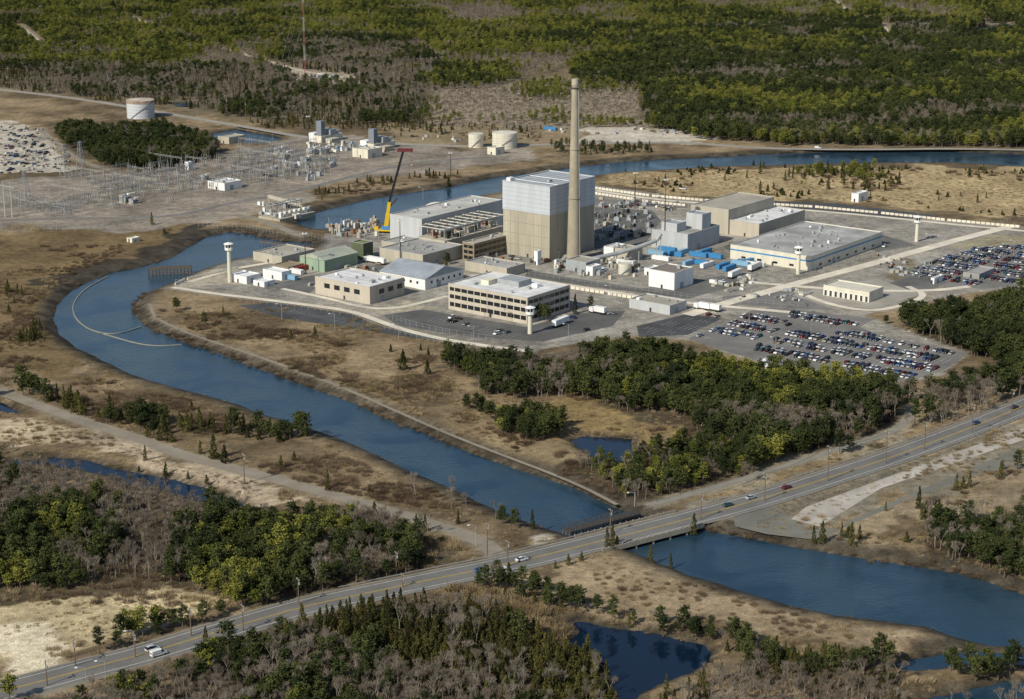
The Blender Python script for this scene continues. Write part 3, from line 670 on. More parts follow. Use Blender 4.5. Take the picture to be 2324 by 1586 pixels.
# crane
c=G(876,528); e=empty('mobile_crane',c); f2=Fr(c[0],c[1],170); m=MB()
m.box(f2,-7,7,-1.5,1.5,1.1,2.2,yel); m.box(f2,5,7.6,-1.4,1.4,2.2,3.8,yel); m.box(f2,-3.5,2.5,-1.7,1.7,2.4,4.6,bluep); m.box(f2,-5,-3.5,-1.6,1.6,2.3,4.2,dark)
for k in range(6):
    for s_ in (-1.6,1.1):
        p=f2.w(-6+k*2.3,s_,.7); q_=f2.w(-6+k*2.3,s_+.5,.7); m.tube(p,q_,.7,rubber,10)
for a in (-6,4):
    m.box(f2,a,a+.4,-4,4,.9,1.3,yel)
m.obj('carrier',c,e)
m=MB(); d_=c[1]*ct+H*st; sx=d_/F
blk_=mat('crane_boom_dark',(.022,.022,.024),.6,.1)
base=Vector((c[0],c[1],3)); p1=Vector((c[0]+9*sx,c[1],solve_h(c[0],c[1],458))); p2=Vector((c[0]+42*sx,c[1]+3,solve_h(c[0],c[1],342)))
mid=base.lerp(p1,.55); m.beam(base,mid,2.7,yel); m.beam(mid,p1,2.2,yel,2.0)
n=16; r_=.6
m.beam(p1,p2,1.0,blk_)
for i in range(n):
    a=p1.lerp(p2,i/n); b=p1.lerp(p2,(i+1)/n); sg=[(-1,-1),(1,-1),(1,1),(-1,1)]
    for j in range(4):
        o1=Vector((sg[j][0]*r_,sg[j][1]*r_,0)); o2=Vector((sg[(j+1)%4][0]*r_,sg[(j+1)%4][1]*r_,0))
        m.beam(a+o1,b+o1,.4,blk_); m.beam(a+o1,b+o2,.25,blk_)
m.beam(p1+Vector((-1,0,-4)),p1+Vector((5,0,2)),1.2,dark)
f3=Fr(p2.x,p2.y,0)
m.box(f3,-4,6,-1,1,p2.z-1,p2.z+1.0,mat('dull_red',(.13,.025,.03),.6),0,0); m.box(f3,-2.5,2,-1.1,-1.0,p2.z-.5,p2.z+.6,white)
m.beam(p2+Vector((5,0,0)),p2+Vector((5,0,-9)),.1,dark); m.beam(p2+Vector((5,0,-9)),p2+Vector((5,0,-10)),.7,yel)
m.obj('boom',c,e)
def floatboom(pts):
    m=MB(); p=smooth([G(a,b,WL)[:2] for a,b in pts],3)
    for a,b in zip(p[:-1],p[1:]): m.beam((*a,WL+.1),(*b,WL+.1),.5,mat('boom_float',(.28,.27,.22)))
    m.obj('floating_boom')
floatboom([(245,628),(205,648),(178,670),(163,697),(170,722),(195,745),(235,758),(275,757),(320,742)])
floatboom([(235,758),(275,770),(320,782),(365,786),(412,782)])
a=G(338,622,WL); b=G(435,618,WL); f2,L=seg_frame(a,b); m=MB()
for i in range(13):
    for s_ in (0,6):
        m.beam(f2.w(L*i/12,s_,-4.5),f2.w(L*i/12,s_,1.9),.45,dark)
    m.beam(f2.w(L*i/12,0,1.8),f2.w(L*i/12,6,1.8),.4,dark)
for z in (-1,.3,1.8): 
    for s_ in (0,6): m.beam(f2.w(0,s_,z),f2.w(L,s_,z),.4,wood)
m.box(f2,0,L,0,6,1.9,2.2,mat('old_planks',(.09,.075,.06),.9,.4,.5)); m.obj('timber_trash_rack',(a[0],a[1],0))
x0,y0,_=G(640,500); f2=Fr(x0,y0); e=empty('intake_structure',(x0,y0,0)); m=MB()
m.box(f2,-2,18,-4,30,-4,1.5,conc)
for i in range(7):
    m.box(f2,1,3,i*4.5,i*4.5+2.5,1.5,5,random.choice((white,steel2,cream))); m.beam(f2.w(8,i*4.5,1.5),f2.w(8,i*4.5,9),.4,steel); m.beam(f2.w(14,i*4.5,1.5),f2.w(14,i*4.5,9),.4,steel); m.beam(f2.w(8,i*4.5,9),f2.w(14,i*4.5,9),.4,steel)
m.beam(f2.w(8,0,9),f2.w(8,28,9),.5,steel); m.beam(f2.w(14,0,9),f2.w(14,28,9),.5,steel); m.tube(f2.w(5,-2,3),f2.w(5,28,3),1,steel2)
m.obj('deck_and_screens',(x0,y0,0),e)
m=MB(); p1=G(610,445,6); p2=G(685,465,6); m.beam(p1,p2,2.2,tan)
for t_ in (0,.5,1): q_=Vector(p1).lerp(Vector(p2),t_); m.beam(q_,(q_.x,q_.y,0),.8,conc)
m.obj('conveyor_bridge')
m=MB()
for i in range(22):
    p=G(590+i*7,548+i*.9,0); m.beam((p[0],p[1],-4),(p[0],p[1],1.5),.4,wood)
m.beam(G(590,548,1.2),G(737,567,1.2),.4,wood); m.obj('timber_bulkhead')
def clutter(name,poly,n,hm,mats,sz=(1,4)):
    P=GL(poly); xs_=[p[0] for p in P]; ys_=[p[1] for p in P]; k=0; m=MB()
    while k<n:
        x=random.uniform(min(xs_),max(xs_)); y=random.uniform(min(ys_),max(ys_))
        if not pip(np.array([x]),np.array([y]),P)[0]: continue
        f_=Fr(x,y); a=random.uniform(*sz); b=random.uniform(*sz); h_=random.uniform(.5,1)*hm; mm=random.choice(mats); t=random.random()
        if t<.55: m.box(f_,0,a,0,b,0,h_,mm); m.box(f_,a*.2,a*.7,b*.2,b*.6,h_,h_+.5,steel2)
        elif t<.8: m.cyl((x,y),a*.4,a*.4,0,h_,mm,10)
        elif t<.93: m.tube(f_.w(0,0,h_*.7),f_.w(0,b*3,h_*.7),.35,steel); m.beam(f_.w(0,0,0),f_.w(0,0,h_*.7),.25,steel)
        else: m.beam((x,y,0),(x,y,h_*2.5),.25,steel)
        k+=1
    m.obj(name)
cl=(steel2,steel,white,cream,tan,rust,dark,conc)
clutter('pump_equipment',[(740,512),(860,500),(862,545),(760,540)],60,3.5,cl)
clutter('yard_equipment',[(1262,592),(1460,590),(1450,640),(1250,625)],55,3,cl)
clutter('yard_equipment',[(1350,470),(1480,480),(1480,535),(1350,560)],80,3.0,(steel2,dark,tan,dark,conc,dark))
clutter('yard_materials',[(1640,628),(1760,625),(1690,655),(1600,650)],25,2,cl)
clutter('yard_materials',[(860,600),(1060,640),(1040,612),(900,590)],25,2,cl)
clutter('yard_materials',[(1990,580),(2130,600),(2080,640),(1980,620)],30,1.5,cl)
clutter('yard_materials',[(1360,452),(1540,465),(1540,480),(1360,470)],35,2.2,cl)
clutter('storage_yard_goods',[(900,302),(1060,306),(1060,330),(900,330)],10,2,cl)
clutter('construction_materials',[(1230,290),(1560,296),(1560,312),(1250,305)],22,2,(bluep,tan,cream,wood,steel2,steel2),(1,5))
clutter('stored_goods',[(0,285),(90,290),(160,360),(150,390),(0,395)],190,1.2,(dark,steel2,tan,wood,wood,dark,dark),(.8,3))
clutter('pipe_stacks',[(1840,515),(1960,520),(1960,540),(1860,535)],25,1.5,(dark,dark,rust),(1,6))
clutter('machinery',[(640,372),(760,362),(770,395),(700,412),(640,395)],45,3.5,(steel,white,steel2,steel2))
clutter('machinery',[(690,318),(900,330),(880,352),(700,345)],45,3.5,(steel,white,lblue,cream,steel2))
clutter('machinery',[(580,465),(660,460),(670,500),(600,500)],25,3,(steel,white,dark,steel2))
clutter('site_debris',[(700,650),(720,655),(860,612),(800,600)],20,2,cl)
clutter('yard_materials',[(940,560),(1140,600),(1260,600),(1150,570)],20,2.5,cl)
clutter('yard_materials',[(1640,655),(1830,660),(1860,690),(1650,680)],25,1.3,cl)
def gantry_mesh(w_,h_,n):
    m=MB()
    for i in range(n+1):
        for s_ in (-1,1): m.beam((i*w_,s_*1.3,0),(i*w_,0,h_),.2,steel)
        m.beam((i*w_,-.7,h_*.5),(i*w_,.7,h_*.5),.12,steel); m.beam((i*w_,0,h_),(i*w_,0,h_+2.5),.13,steel)
    for z in (h_-.9,h_): m.beam((0,0,z),(n*w_,0,z),.16,steel)
    for i in range(n*4): m.beam((i*w_/4,0,h_-.9),((i+1)*w_/4,0,h_),.1,steel)
    for i in range(n*3): x=(i+.5)*w_/3; m.beam((x,0,h_-.9),(x,0,h_-2.6),.2,brown)
    return m.mesh('switchyard_gantry')
def switch_mesh():
    m=MB()
    for k in range(3):
        y=k*2.6
        for x in (0,2.2): m.beam((x,y,0),(x,y,3),.24,steel); m.beam((x,y,3),(x,y,4.8),.3,brown)
        m.beam((-.4,y,4.8),(2.8,y,4.9),.15,steel); m.beam((0,y,4.8),(.8,y,6.4),.12,steel)
    m.beam((0,0,2.8),(0,5.2,2.8),.2,steel); m.beam((2.2,0,2.8),(2.2,5.2,2.8),.2,steel)
    return m.mesh('disconnect_switch')
def trafo_mesh():
    m=MB(); f_=Fr(0,0,0)
    m.box(f_,-2.5,2.5,-3.5,-.7,.4,3.6,steel)
    for i in range(7): m.box(f_,-2.2+i*.7,-1.9+i*.7,-.69,.4,.8,3.3,steel2)
    m.tube((-2,-2,4.6),(2,-2,4.6),.5,white); 
    for x in (-1.4,0,1.4): m.beam((x,-2.8,3.6),(x,-3.2,5.6),.35,brown,.15)
    m.box(f_,-3,3,-4,.8,0,.39,conc); return m.mesh('power_transformer')
gm1=gantry_mesh(12,11,3); gm2=gantry_mesh(9,8,2); sw=switch_mesh(); tr=trafo_mesh()
SP=GL([(150,440),(230,405),(400,385),(520,352),(640,345),(760,370),(770,395),(640,425),(540,425),(470,445),(430,462),(260,478),(170,465)])
P=np.array(SP); f0=Fr(P[:,0].mean(),P[:,1].mean())
rot=math.atan2(f0.eR[1],f0.eR[0])
for i in range(-14,15):
    for j in range(-14,15):
        a=i*15+random.uniform(-1,1); b=j*19; p=f0.w(a,b,0)
        if not pip(np.array([p[0]]),np.array([p[1]]),SP)[0]: continue
        t=random.random()
        if t<.5: place(gm1 if t<.3 else gm2,'switchyard_gantry',p,rot+(math.pi/2 if i%3==0 else 0))
        if t<.8:
            place(sw,'disconnect_switch',f0.w(a+4,b+4,0),rot+(math.pi/2 if t<.3 else 0)); place(sw,'disconnect_switch',f0.w(a+9,b+11,0),rot)
        if t>.92: place(tr,'power_transformer',f0.w(a+6,b+6,0),rot)
SP2=GL([(10,480),(90,455),(200,462),(150,490),(40,498)])
for k in range(20):
    x=random.uniform(min(p[0] for p in SP2),max(p[0] for p in SP2)); y=random.uniform(min(p[1] for p in SP2),max(p[1] for p in SP2)); place(gm2,'switchyard_gantry',(x,y,0),rot+random.choice((0,1.57)),.8)
for p in ((292,460),(640,350),(652,362),(700,372),(713,352),(740,350)): place(tr,'power_transformer',G(*p),rot,1.5)
def pylon():
    m=MB(); hh=26
    for s1 in (-1,1):
        for s2 in (-1,1): m.beam((s1*3,s2*3,0),(s1*.6,s2*.6,hh),.25,steel)
    for i in range(6):
        t0=i/6;t1=(i+1)/6;r0=3-2.4*t0;r1=3-2.4*t1
        for s in (-1,1): m.beam((-r0,s*r0,hh*t0),(r1,s*r1,hh*t1),.13,steel); m.beam((s*r0,-r0,hh*t0),(s*r1,r1,hh*t1),.13,steel)
    for z in (17,21,25): m.beam((-6,0,z),(6,0,z),.25,steel)
    return m.mesh('transmission_pylon')
py=pylon()
for p in ((148,405),(185,398),(60,470)): place(py,'transmission_pylon',G(*p),rot)
m=MB()
for p in ((12,492),(28,492)): q_=G(*p); m.beam((q_[0],q_[1],0),(q_[0],q_[1],24),.9,steel,.5)
m.beam(G(0,420,24),G(32,425,24),.5,steel); m.obj('steel_pole_line')
def container_mesh(mm):
    m=MB(); f_=Fr(0,0,0); m.box(f_,-6.1,6.1,-1.25,1.25,.15,2.75,mm)
    for i in range(24): m.box(f_,-5.9+i*.5,-5.65+i*.5,-1.29,-1.255,.3,2.6,mm)
    for x in (-6.1,5.95):
        for y in (-1.3,1.15): m.box(f_,x,x+.15,y,y+.15,0,2.8,dark)
    m.box(f_,6.1,6.14,-1.1,1.1,.3,2.6,mm); return m.mesh('shipping_container')
cms={k:container_mesh(v) for k,v in (('b',bluep),('l',lblue),('w',white),('r',redp))}
ra=math.radians(E_L); rr_=ra-math.pi/2
for px,py_,k,r in ((1490,578,'l',0),(1515,570,'b',0),(1530,580,'b',0),(1550,575,'l',1),(1585,582,'b',0),(1500,590,'w',0),(1600,575,'b',1),(1620,585,'b',0),(1640,607,'b',1),(1655,612,'b',1),(1680,602,'l',0),(1695,600,'b',0),(1715,604,'w',0),(1590,600,'b',0),(1605,605,'w',1),(1420,600,'w',0),(1540,612,'w',0),(1385,575,'w',0),(1565,600,'l',1),(1250,295,'b',0),(670,620,'w',0),(655,633,'l',0),(690,612,'r',1),(1705,595,'b',1)):
    place(cms[k],'shipping_container',G(px,py_,.05),(ra if r==0 else rr_)+random.uniform(-.05,.05))
# vehicles
def car_mesh(kind,pm):
    m=MB(); f_=Fr(0,0,0); W_=.9
    if kind=='sedan': prof=[(-2.3,.35),(-2.3,.8),(-1.6,.95),(-1.0,1.0),(1.1,.98),(2.1,.85),(2.3,.6),(2.3,.35)]; cab=[(-1.75,.95),(-1.15,1.42),(.35,1.45),(1.2,.97)]
    elif kind=='suv': prof=[(-2.3,.4),(-2.3,1.0),(-1.2,1.05),(1.2,1.05),(2.1,.95),(2.3,.7),(2.3,.4)]; cab=[(-2.25,1.02),(-1.95,1.75),(.5,1.75),(1.2,1.04)]
    elif kind=='pickup': prof=[(-2.7,.45),(-2.7,1.05),(-.7,1.05),(1.2,1.05),(2.4,1.0),(2.6,.7),(2.6,.45)]; cab=[(-.8,1.03),(-.6,1.75),(.6,1.75),(1.3,1.04)]
    else: prof=[(-2.7,.4),(-2.7,1.15),(1.5,1.15),(2.5,1.0),(2.7,.7),(2.7,.4)]; cab=[(-2.68,1.12),(-2.6,2.1),(1.0,2.1),(1.9,1.13)]
    def ext(pr,w0,w1,mm,topm=None):
        n=len(pr); o=len(m.v); k=m.mi(mm)
        zmin=min(p[1] for p in pr); zmax=max(p[1] for p in pr)
        for s in (-1,1):
            for x,z in pr: t=(z-zmin)/(zmax-zmin); m.v.append((x,s*(w0+(w1-w0)*t),z))
        m.f.append(tuple(o+i for i in range(n))[::-1]); m.m.append(k); m.f.append(tuple(o+n+i for i in range(n))); m.m.append(k)
        for i in range(n):
            j=(i+1)%n; kk=m.mi(topm) if (topm and pr[i][1]>zmax-.1 and pr[j][1]>zmax-.1) else k
            m.f.append((o+i,o+j,o+n+j,o+n+i)); m.m.append(kk)
    ext(prof,W_,W_*.95,pm); ext(cab,W_*.9,W_*.72,glass,pm)
    if kind=='van': m.box(f_,-2.65,.6,-.92,.92,1.16,2.12,pm)
    if kind=='pickup': m.box(f_,-2.5,-.95,-.7,.7,1.052,1.06,dark)
    for x in (prof[0][0]+.8,prof[-1][0]-.85):
        for y in (-.95,.75): m.tube((x,y,.33),(x,y+.2,.33),.33,rubber,10)
    e_=prof[0][0]; m.box(f_,e_-.03,e_-.002,-.8,-.5,.6,.8,redp); m.box(f_,e_-.03,e_-.002,.5,.8,.6,.8,redp)
    e_=prof[-1][0]; m.box(f_,e_+.002,e_+.03,-.8,-.5,.5,.7,white); m.box(f_,e_+.002,e_+.03,.5,.8,.5,.7,white)
    return m.mesh('parked_car')
cols={'white':(.72,.72,.72),'silver':(.42,.43,.44),'grey':(.16,.165,.17),'black':(.012,.012,.014),'maroon':(.16,.012,.015),'navy':(.015,.03,.10),'beige':(.34,.29,.2),'teal':(.03,.09,.09),'blue':(.04,.12,.3)}
cp={k:mat('car_paint_'+k,v,.3,.05,.5,spec=.5) for k,v in cols.items()}
cars=[]
for k,wt in (('white',4),('silver',4),('grey',3),('black',4),('maroon',2),('navy',2),('beige',1),('teal',1),('blue',1)):
    for kind,w2 in (('sedan',3),('suv',2),('pickup',1)): cars+= [car_mesh(kind,cp[k])]*(wt*w2)
def fill_lot(poly,occ,rowsp=17.5,ang=E_L,off=0,lines=True,clus=.35):
    P=GL(poly); A=np.array(P); f_=Fr(A[:,0].mean(),A[:,1].mean(),ang); lm=MB(); r0=math.atan2(f_.eR[1],f_.eR[0])
    for j in range(-12,13):
        for side in (0,1):
            b=j*rowsp+side*5.4+off
            for i in range(-60,61):
                a=i*2.75; p=f_.w(a,b,0)
                if i%17==0: continue
                q1=f_.w(a,b-4.5,0); q2=f_.w(a,b+4.5,0)
                if not pip(np.array([p[0],q1[0],q2[0]]),np.array([p[1],q1[1],q2[1]]),P).all(): continue
                if lines:
                    lm.poly([f_.w(a-1.42,b-2.6,.07),f_.w(a-1.3,b-2.6,.07),f_.w(a-1.3,b+2.6,.07),f_.w(a-1.42,b+2.6,.07)],linew)
                if random.random()<occ and vn(p[0],p[1],16,3)>clus*.6:
                    c_=f_.w(a+random.uniform(-.2,.2),b+random.uniform(-.35,.35),.045)
                    place(random.choice(cars),'parked_car',c_,r0+(math.pi if random.random()<.5 else 0)+random.uniform(-.04,.04))
    if lm.v: lm.obj('parking_markings')
fill_lot([(1575,768),(1640,742),(1715,704),(1760,699),(1975,725),(1940,742),(1900,742),(1800,735),(1700,780)],.85)
fill_lot([(1700,790),(1810,750),(1960,752),(2180,800),(2140,835),(2060,864),(1950,850),(1830,828),(1720,812)],.88)
fill_lot([(2060,625),(2120,592),(2220,562),(2420,548),(2420,636),(2200,652)],.88,clus=.1)
fill_lot([(560,696),(640,692),(790,716),(840,738),(980,768),(900,760),(700,730)],.02)
fill_lot([(900,735),(1020,718),(1190,750),(1170,772),(1080,764)],.12)
fill_lot([(1450,742),(1560,716),(1630,724),(1560,757),(1455,762)],.0)
fill_lot([(1350,460),(1540,468),(1520,482),(1360,474)],.5,lines=False)
fill_lot([(1580,710),(1700,690),(1700,700),(1600,730)],.4,lines=False)
fill_lot([(0,300),(80,300),(130,350),(90,388),(0,390)],.25,rowsp=22,lines=False)
for px,py_ in ((1360,710),(1375,712),(1330,750),(1025,722),(1040,724),(1160,585),(1175,588),(622,400),(610,402),(600,398),(860,600),(1300,722),(1390,712),(2008,560),(1640,640),(1550,430),(640,400),(1500,690),(1480,690)): place(random.choice(cars),'parked_car',G(px,py_,.05),ra+random.uniform(-.2,.2)+random.choice((0,1.57)))
def hdir(x,y):
    best=None
    for a,b in zip(HWY[:-1],HWY[1:]):
        dx,dy=b[0]-a[0],b[1]-a[1]; t=max(0,min(1,((x-a[0])*dx+(y-a[1])*dy)/(dx*dx+dy*dy))); d=math.hypot(x-a[0]-t*dx,y-a[1]-t*dy)
        if best is None or d<best[0]: best=(d,math.atan2(dy,dx))
    return best[1]
van=car_mesh('van',cp['white']); suvw=car_mesh('suv',cp['white']); sdw=car_mesh('sedan',cp['white'])
for px,py_,mm in ((346,1476,suvw),(360,1487,van),(1184,1272,sdw),(1090,1296,car_mesh('sedan',cp['blue'])),(1136,1293,sdw),(1704,1131,car_mesh('sedan',cp['silver'])),(1785,1108,car_mesh('sedan',cp['maroon'])),(2215,962,car_mesh('suv',cp['blue'])),(2302,926,car_mesh('sedan',cp['navy'])),(1652,1148,car_mesh('sedan',cp['teal']))):
    p=G(px,py_,.14); place(mm,'car',p,hdir(p[0],p[1]))
p=G(1856,337,.1); place(van,'car',p,0)
def truck_mesh(cab=True,L=13.5,tm=white):
    m=MB(); f_=Fr(0,0,0); m.box(f_,-L/2,L/2,-1.3,1.3,1.2,4.0,tm); m.box(f_,-L/2,L/2,-.5,.5,.8,1.19,dark)
    for x in (-L/2+1,-L/2+2.3):
        for y in (-1.25,.85): m.tube((x,y,.5),(x,y+.4,.5),.5,rubber,10)
    if cab:
        x=L/2+.5; m.box(f_,x,x+2.6,-1.2,1.2,.7,3.2,cp['white']); m.box(f_,x+2.6,x+2.65,-1,1,2,3,glass)
        for y in (-1.25,.85): m.tube((x+2,y,.5),(x+2,y+.4,.5),.5,rubber,10); m.tube((x-.5,y,.5),(x-.5,y+.4,.5),.5,rubber,10)
    else: m.beam((L/2-2,.8,0),(L/2-2,.8,1.2),.2,dark); m.beam((L/2-2,-.8,0),(L/2-2,-.8,1.2),.2,dark)
    return m.mesh('semi_trailer')
t1=truck_mesh(False); t2=truck_mesh(True); t3=truck_mesh(True,7)
for px,py_,mm,r in ((1272,738,t1,0.9),(1668,628,t1,1),(1712,612,t1,1),(1600,703,t3,0),(1622,706,t3,0),(855,598,t2,0),(1362,712,t3,0),(1750,840,t1,1),(1728,838,t1,1),(1395,574,t1,0)):
    place(mm,'semi_trailer',G(px,py_,.05),ra if r==0 else rr_+.1)
def fence(name,pts,h_,m_,sp=4,post=.12,rails=2):
    m=MB(); p=[np.array(q) for q in GL(pts)]
    for a,b in zip(p[:-1],p[1:]):
        l=np.linalg.norm(b-a); n=max(1,int(l/sp))
        for i in range(n): c_=a+(b-a)*i/n; m.beam((*c_,0),(*c_,h_),post,m_)
        for k in range(rails): z=h_*(k+1)/rails-.05; m.beam((*a,z),(*b,z),.06,m_)
    m.obj(name)
fence('chain_link_fence',[(375,660),(470,674),(560,686),(700,703),(800,718),(850,740),(920,762),(1010,784),(1100,798),(1190,812)],3,steel)
fence('chain_link_fence',[(398,645),(470,655),(560,665),(700,681),(800,695),(862,716),(930,740),(1020,760),(1120,775)],3,steel)
fence('chain_link_fence',[(1200,625),(1385,652),(1560,678),(1700,690),(1830,700)],3,steel)
fence('chain_link_fence',[(1560,700),(1700,655),(1850,618),(2080,560),(2300,500)],3,steel)
fence('chain_link_fence',[(450,516),(560,520),(620,532),(700,540),(760,552)],3.5,steel,3)
fence('chain_link_fence',[(0,525),(200,522),(400,505)],3,steel)
fence('roadside_fence',[(1490,1140),(1700,1078),(1900,1012),(2040,965)],1.6,dark,6)
fence('roadside_fence',[(1720,1190),(1800,1160),(2000,1085),(2324,960)],1.3,dark,8)
def barrier(pts):
    m=MB(); p=[np.array(q) for q in GL(pts)]
    for a,b in zip(p[:-1],p[1:]):
        f_,l=seg_frame(a,b); n=int(l/3.2)
        for i in range(n): m.box(f_,i*3.2,i*3.2+2.7,-.45,.45,0,1.5,pathm,0,.25)
    m.obj('concrete_barrier')
barrier([(1350,428),(1480,446),(1600,456),(1720,463),(1850,471),(2000,485),(2150,501),(2324,517)])
barrier([(1350,440),(1480,460),(1560,468)])
barrier([(1200,640),(1380,668),(1450,680)])
barrier([(540,610),(420,636),(395,648)])
# ---------- vegetation ----------
def quads(cs,sz,up=.35):
    n=len(cs); nrm=rng.normal(size=(n,3)); nrm[:,2]=nrm[:,2]+up; nrm/=np.linalg.norm(nrm,axis=1)[:,None]
    t=np.cross(nrm,rng.normal(size=(n,3))); t/=np.linalg.norm(t,axis=1)[:,None]; b=np.cross(nrm,t)
    V=[]
    for i,j in ((-1,-.6),(.7,-1),(1,.8),(-.6,1)):
        V.append(cs+t*sz[:,None]*i*rng.uniform(.5,1.1,(n,1))+b*sz[:,None]*j*rng.uniform(.5,1.1,(n,1)))
    return np.stack(V,1)
def treemesh(name,sticks,Q,tq,fm,bm=bark):
    v=[];f=[];mi=[];ti=[]
    for (p,q_,r0,r1) in sticks:
        p=np.array(p,float);q_=np.array(q_,float);d=q_-p;d/=np.linalg.norm(d)+1e-9; u=np.array([0,0,1.]) if abs(d[2])<.9 else np.array([1.,0,0]); a=np.cross(d,u);a/=np.linalg.norm(a);b=np.cross(d,a); o=len(v); k=5 if r0>.1 else 3
        for c,r in ((p,r0),(q_,r1)):
            for i in range(k): t=2*math.pi*i/k; v.append(c+a*r*math.cos(t)+b*r*math.sin(t)); ti.append(.5)
        for i in range(k): j=(i+1)%k; f.append((o+i,o+j,o+k+j,o+k+i)); mi.append(0)
    if Q is not None and len(Q):
        o=len(v); v+=list(Q.reshape(-1,3)); ti+=list(np.repeat(tq,4))
        for i in range(len(Q)): f.append(tuple(o+4*i+k for k in range(4))); mi.append(1)
    me=D.meshes.new(name); me.from_pydata([tuple(x) for x in v],[],f); me.materials.append(bm); me.materials.append(fm)
    me.polygons.foreach_set('material_index',mi)
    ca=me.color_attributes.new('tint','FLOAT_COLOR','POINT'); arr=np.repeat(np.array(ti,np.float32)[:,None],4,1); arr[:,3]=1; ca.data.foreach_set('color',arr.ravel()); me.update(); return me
fd=foliage('pine_needles_dark_and_cloud_shade',(.020,.029,.011),(.038,.050,.016),(.075,.086,.026))  # natural dark needles in the groves; doubles as cloud shade in far stands
fb=foliage('pine_needles_bright',(.060,.072,.014),(.125,.135,.026),(.21,.205,.045))
fc=foliage('cedar_foliage',(.025,.028,.010),(.055,.056,.017),(.105,.096,.028),40)
ft=foliage('bare_twigs',(.11,.088,.066),(.165,.135,.102),(.26,.22,.175),50)
fs=foliage('shrub_twigs',(.07,.048,.033),(.12,.085,.055),(.18,.13,.085),30)
fg=foliage('dry_grass_blades',(.13,.098,.052),(.23,.172,.095),(.34,.265,.16),30)
barkp=mat('pine_bark',(.15,.12,.09),.9,.3,1.0); barkg=mat('grey_bark',(.27,.235,.195),.9,.3,1.0)
def pine(fm,seed,h=10.5):
    random.seed(seed); st_=[]; cs=[]; tq=[]; x=y=0; n=5; tr_=[(0,0,0)]
    for i in range(n): x+=random.uniform(-.25,.25);y+=random.uniform(-.25,.25); tr_.append((x,y,h*.95*(i+1)/n))
    for i in range(n): st_.append((tr_[i],tr_[i+1],.22*(1-i/n*.75),.22*(1-(i+1)/n*.75)))
    def at(z): k=min(n-1,int(z/(h*.95)*n)); t=z/(h*.95)*n-k; return np.array(tr_[k])*(1-t)+np.array(tr_[k+1])*t
    nl=random.randint(17,22)
    for i in range(nl):
        t=.30+.66*i/nl; z=h*.95*t; b=at(z); a=i*2.4+random.uniform(-.6,.6)
        L=2.5*math.sqrt(max(0,1-((t-.5)/.52)**2))*random.uniform(.55,1.15)
        L=max(L,.6); e_=b+np.array([math.cos(a)*L,math.sin(a)*L,random.uniform(.2,1.1)]); st_.append((b,e_,.07,.03))
        tt=random.random()
        for s in (.45,.72,1.0):
            c=b+(e_-b)*s; k=random.randint(12,17)
            for _ in range(k):
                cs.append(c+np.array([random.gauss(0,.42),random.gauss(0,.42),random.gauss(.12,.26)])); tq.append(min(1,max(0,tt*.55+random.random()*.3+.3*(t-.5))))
    top=at(h*.94)
    for _ in range(30): cs.append(top+np.array([random.gauss(0,.45),random.gauss(0,.45),random.gauss(.1,.5)])); tq.append(random.uniform(.4,.9))
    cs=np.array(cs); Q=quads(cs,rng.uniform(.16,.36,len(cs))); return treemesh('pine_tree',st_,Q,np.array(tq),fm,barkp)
def cedar(seed,h=7.5,r=1.7,fm=fc):
    random.seed(seed); cs=[];tq=[]; st_=[((0,0,0),(random.uniform(-.2,.2),0,h*.9),.16,.03)]
    lob=[random.uniform(.75,1.15) for _ in range(7)]
    for i in range(520):
        t=random.random()**1.25; z=h*(.05+.95*t); a=random.uniform(0,6.283); rr=r*(1-t)**.75*lob[int(a/6.283*7)%7]*(.85+.3*math.sin(z*2.5+a))*math.sqrt(random.uniform(.35,1))
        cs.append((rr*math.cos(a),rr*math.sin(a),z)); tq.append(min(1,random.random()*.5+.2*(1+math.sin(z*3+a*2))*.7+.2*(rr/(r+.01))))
    for i in range(12): z=h*(.15+.06*i); a=i*2.4; st_.append(((0,0,z),(r*.6*(1-i/14)*math.cos(a),r*.6*(1-i/14)*math.sin(a),z+.3),.04,.02))
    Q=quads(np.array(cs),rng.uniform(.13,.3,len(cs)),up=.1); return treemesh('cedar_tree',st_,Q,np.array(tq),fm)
def bare(seed,h=9):
    random.seed(seed); st_=[]
    def grow(p,d,L,r,lv):
        q_=[p[i]+d[i]*L for i in range(3)]; st_.append((p,q_,r,r*.65))
        if lv==0: return
        for k in range(3):
            a=random.uniform(0,6.283); s=random.uniform(.3,.65); nd_=[d[0]+s*math.cos(a),d[1]+s*math.sin(a),d[2]+random.uniform(0,.3)]; l=math.sqrt(sum(x*x for x in nd_)); grow(q_,[x/l for x in nd_],L*random.uniform(.6,.8),r*.6,lv-1)
    grow((0,0,0),(random.uniform(-.08,.08),random.uniform(-.08,.08),1),h*.34,.15,4)
    tips=[s for s in st_ if s[2]<.04]
    V=[];tq=[]
    for s in tips:
        for _ in range(4):
            p=np.array(s[0])+(np.array(s[1])-np.array(s[0]))*random.random(); d=np.array([random.gauss(0,.5),random.gauss(0,.5),random.uniform(.3,1)]); d=d/np.linalg.norm(d)*random.uniform(.5,1.2); w_=np.array([random.gauss(0,1),random.gauss(0,1),0]); w_=w_/np.linalg.norm(w_)*.026
            V.append([p-w_,p+w_,p+d+w_*.4,p+d-w_*.4]); tq.append(random.random())
    return treemesh('bare_tree',st_,np.array(V),np.array(tq),ft,barkg)
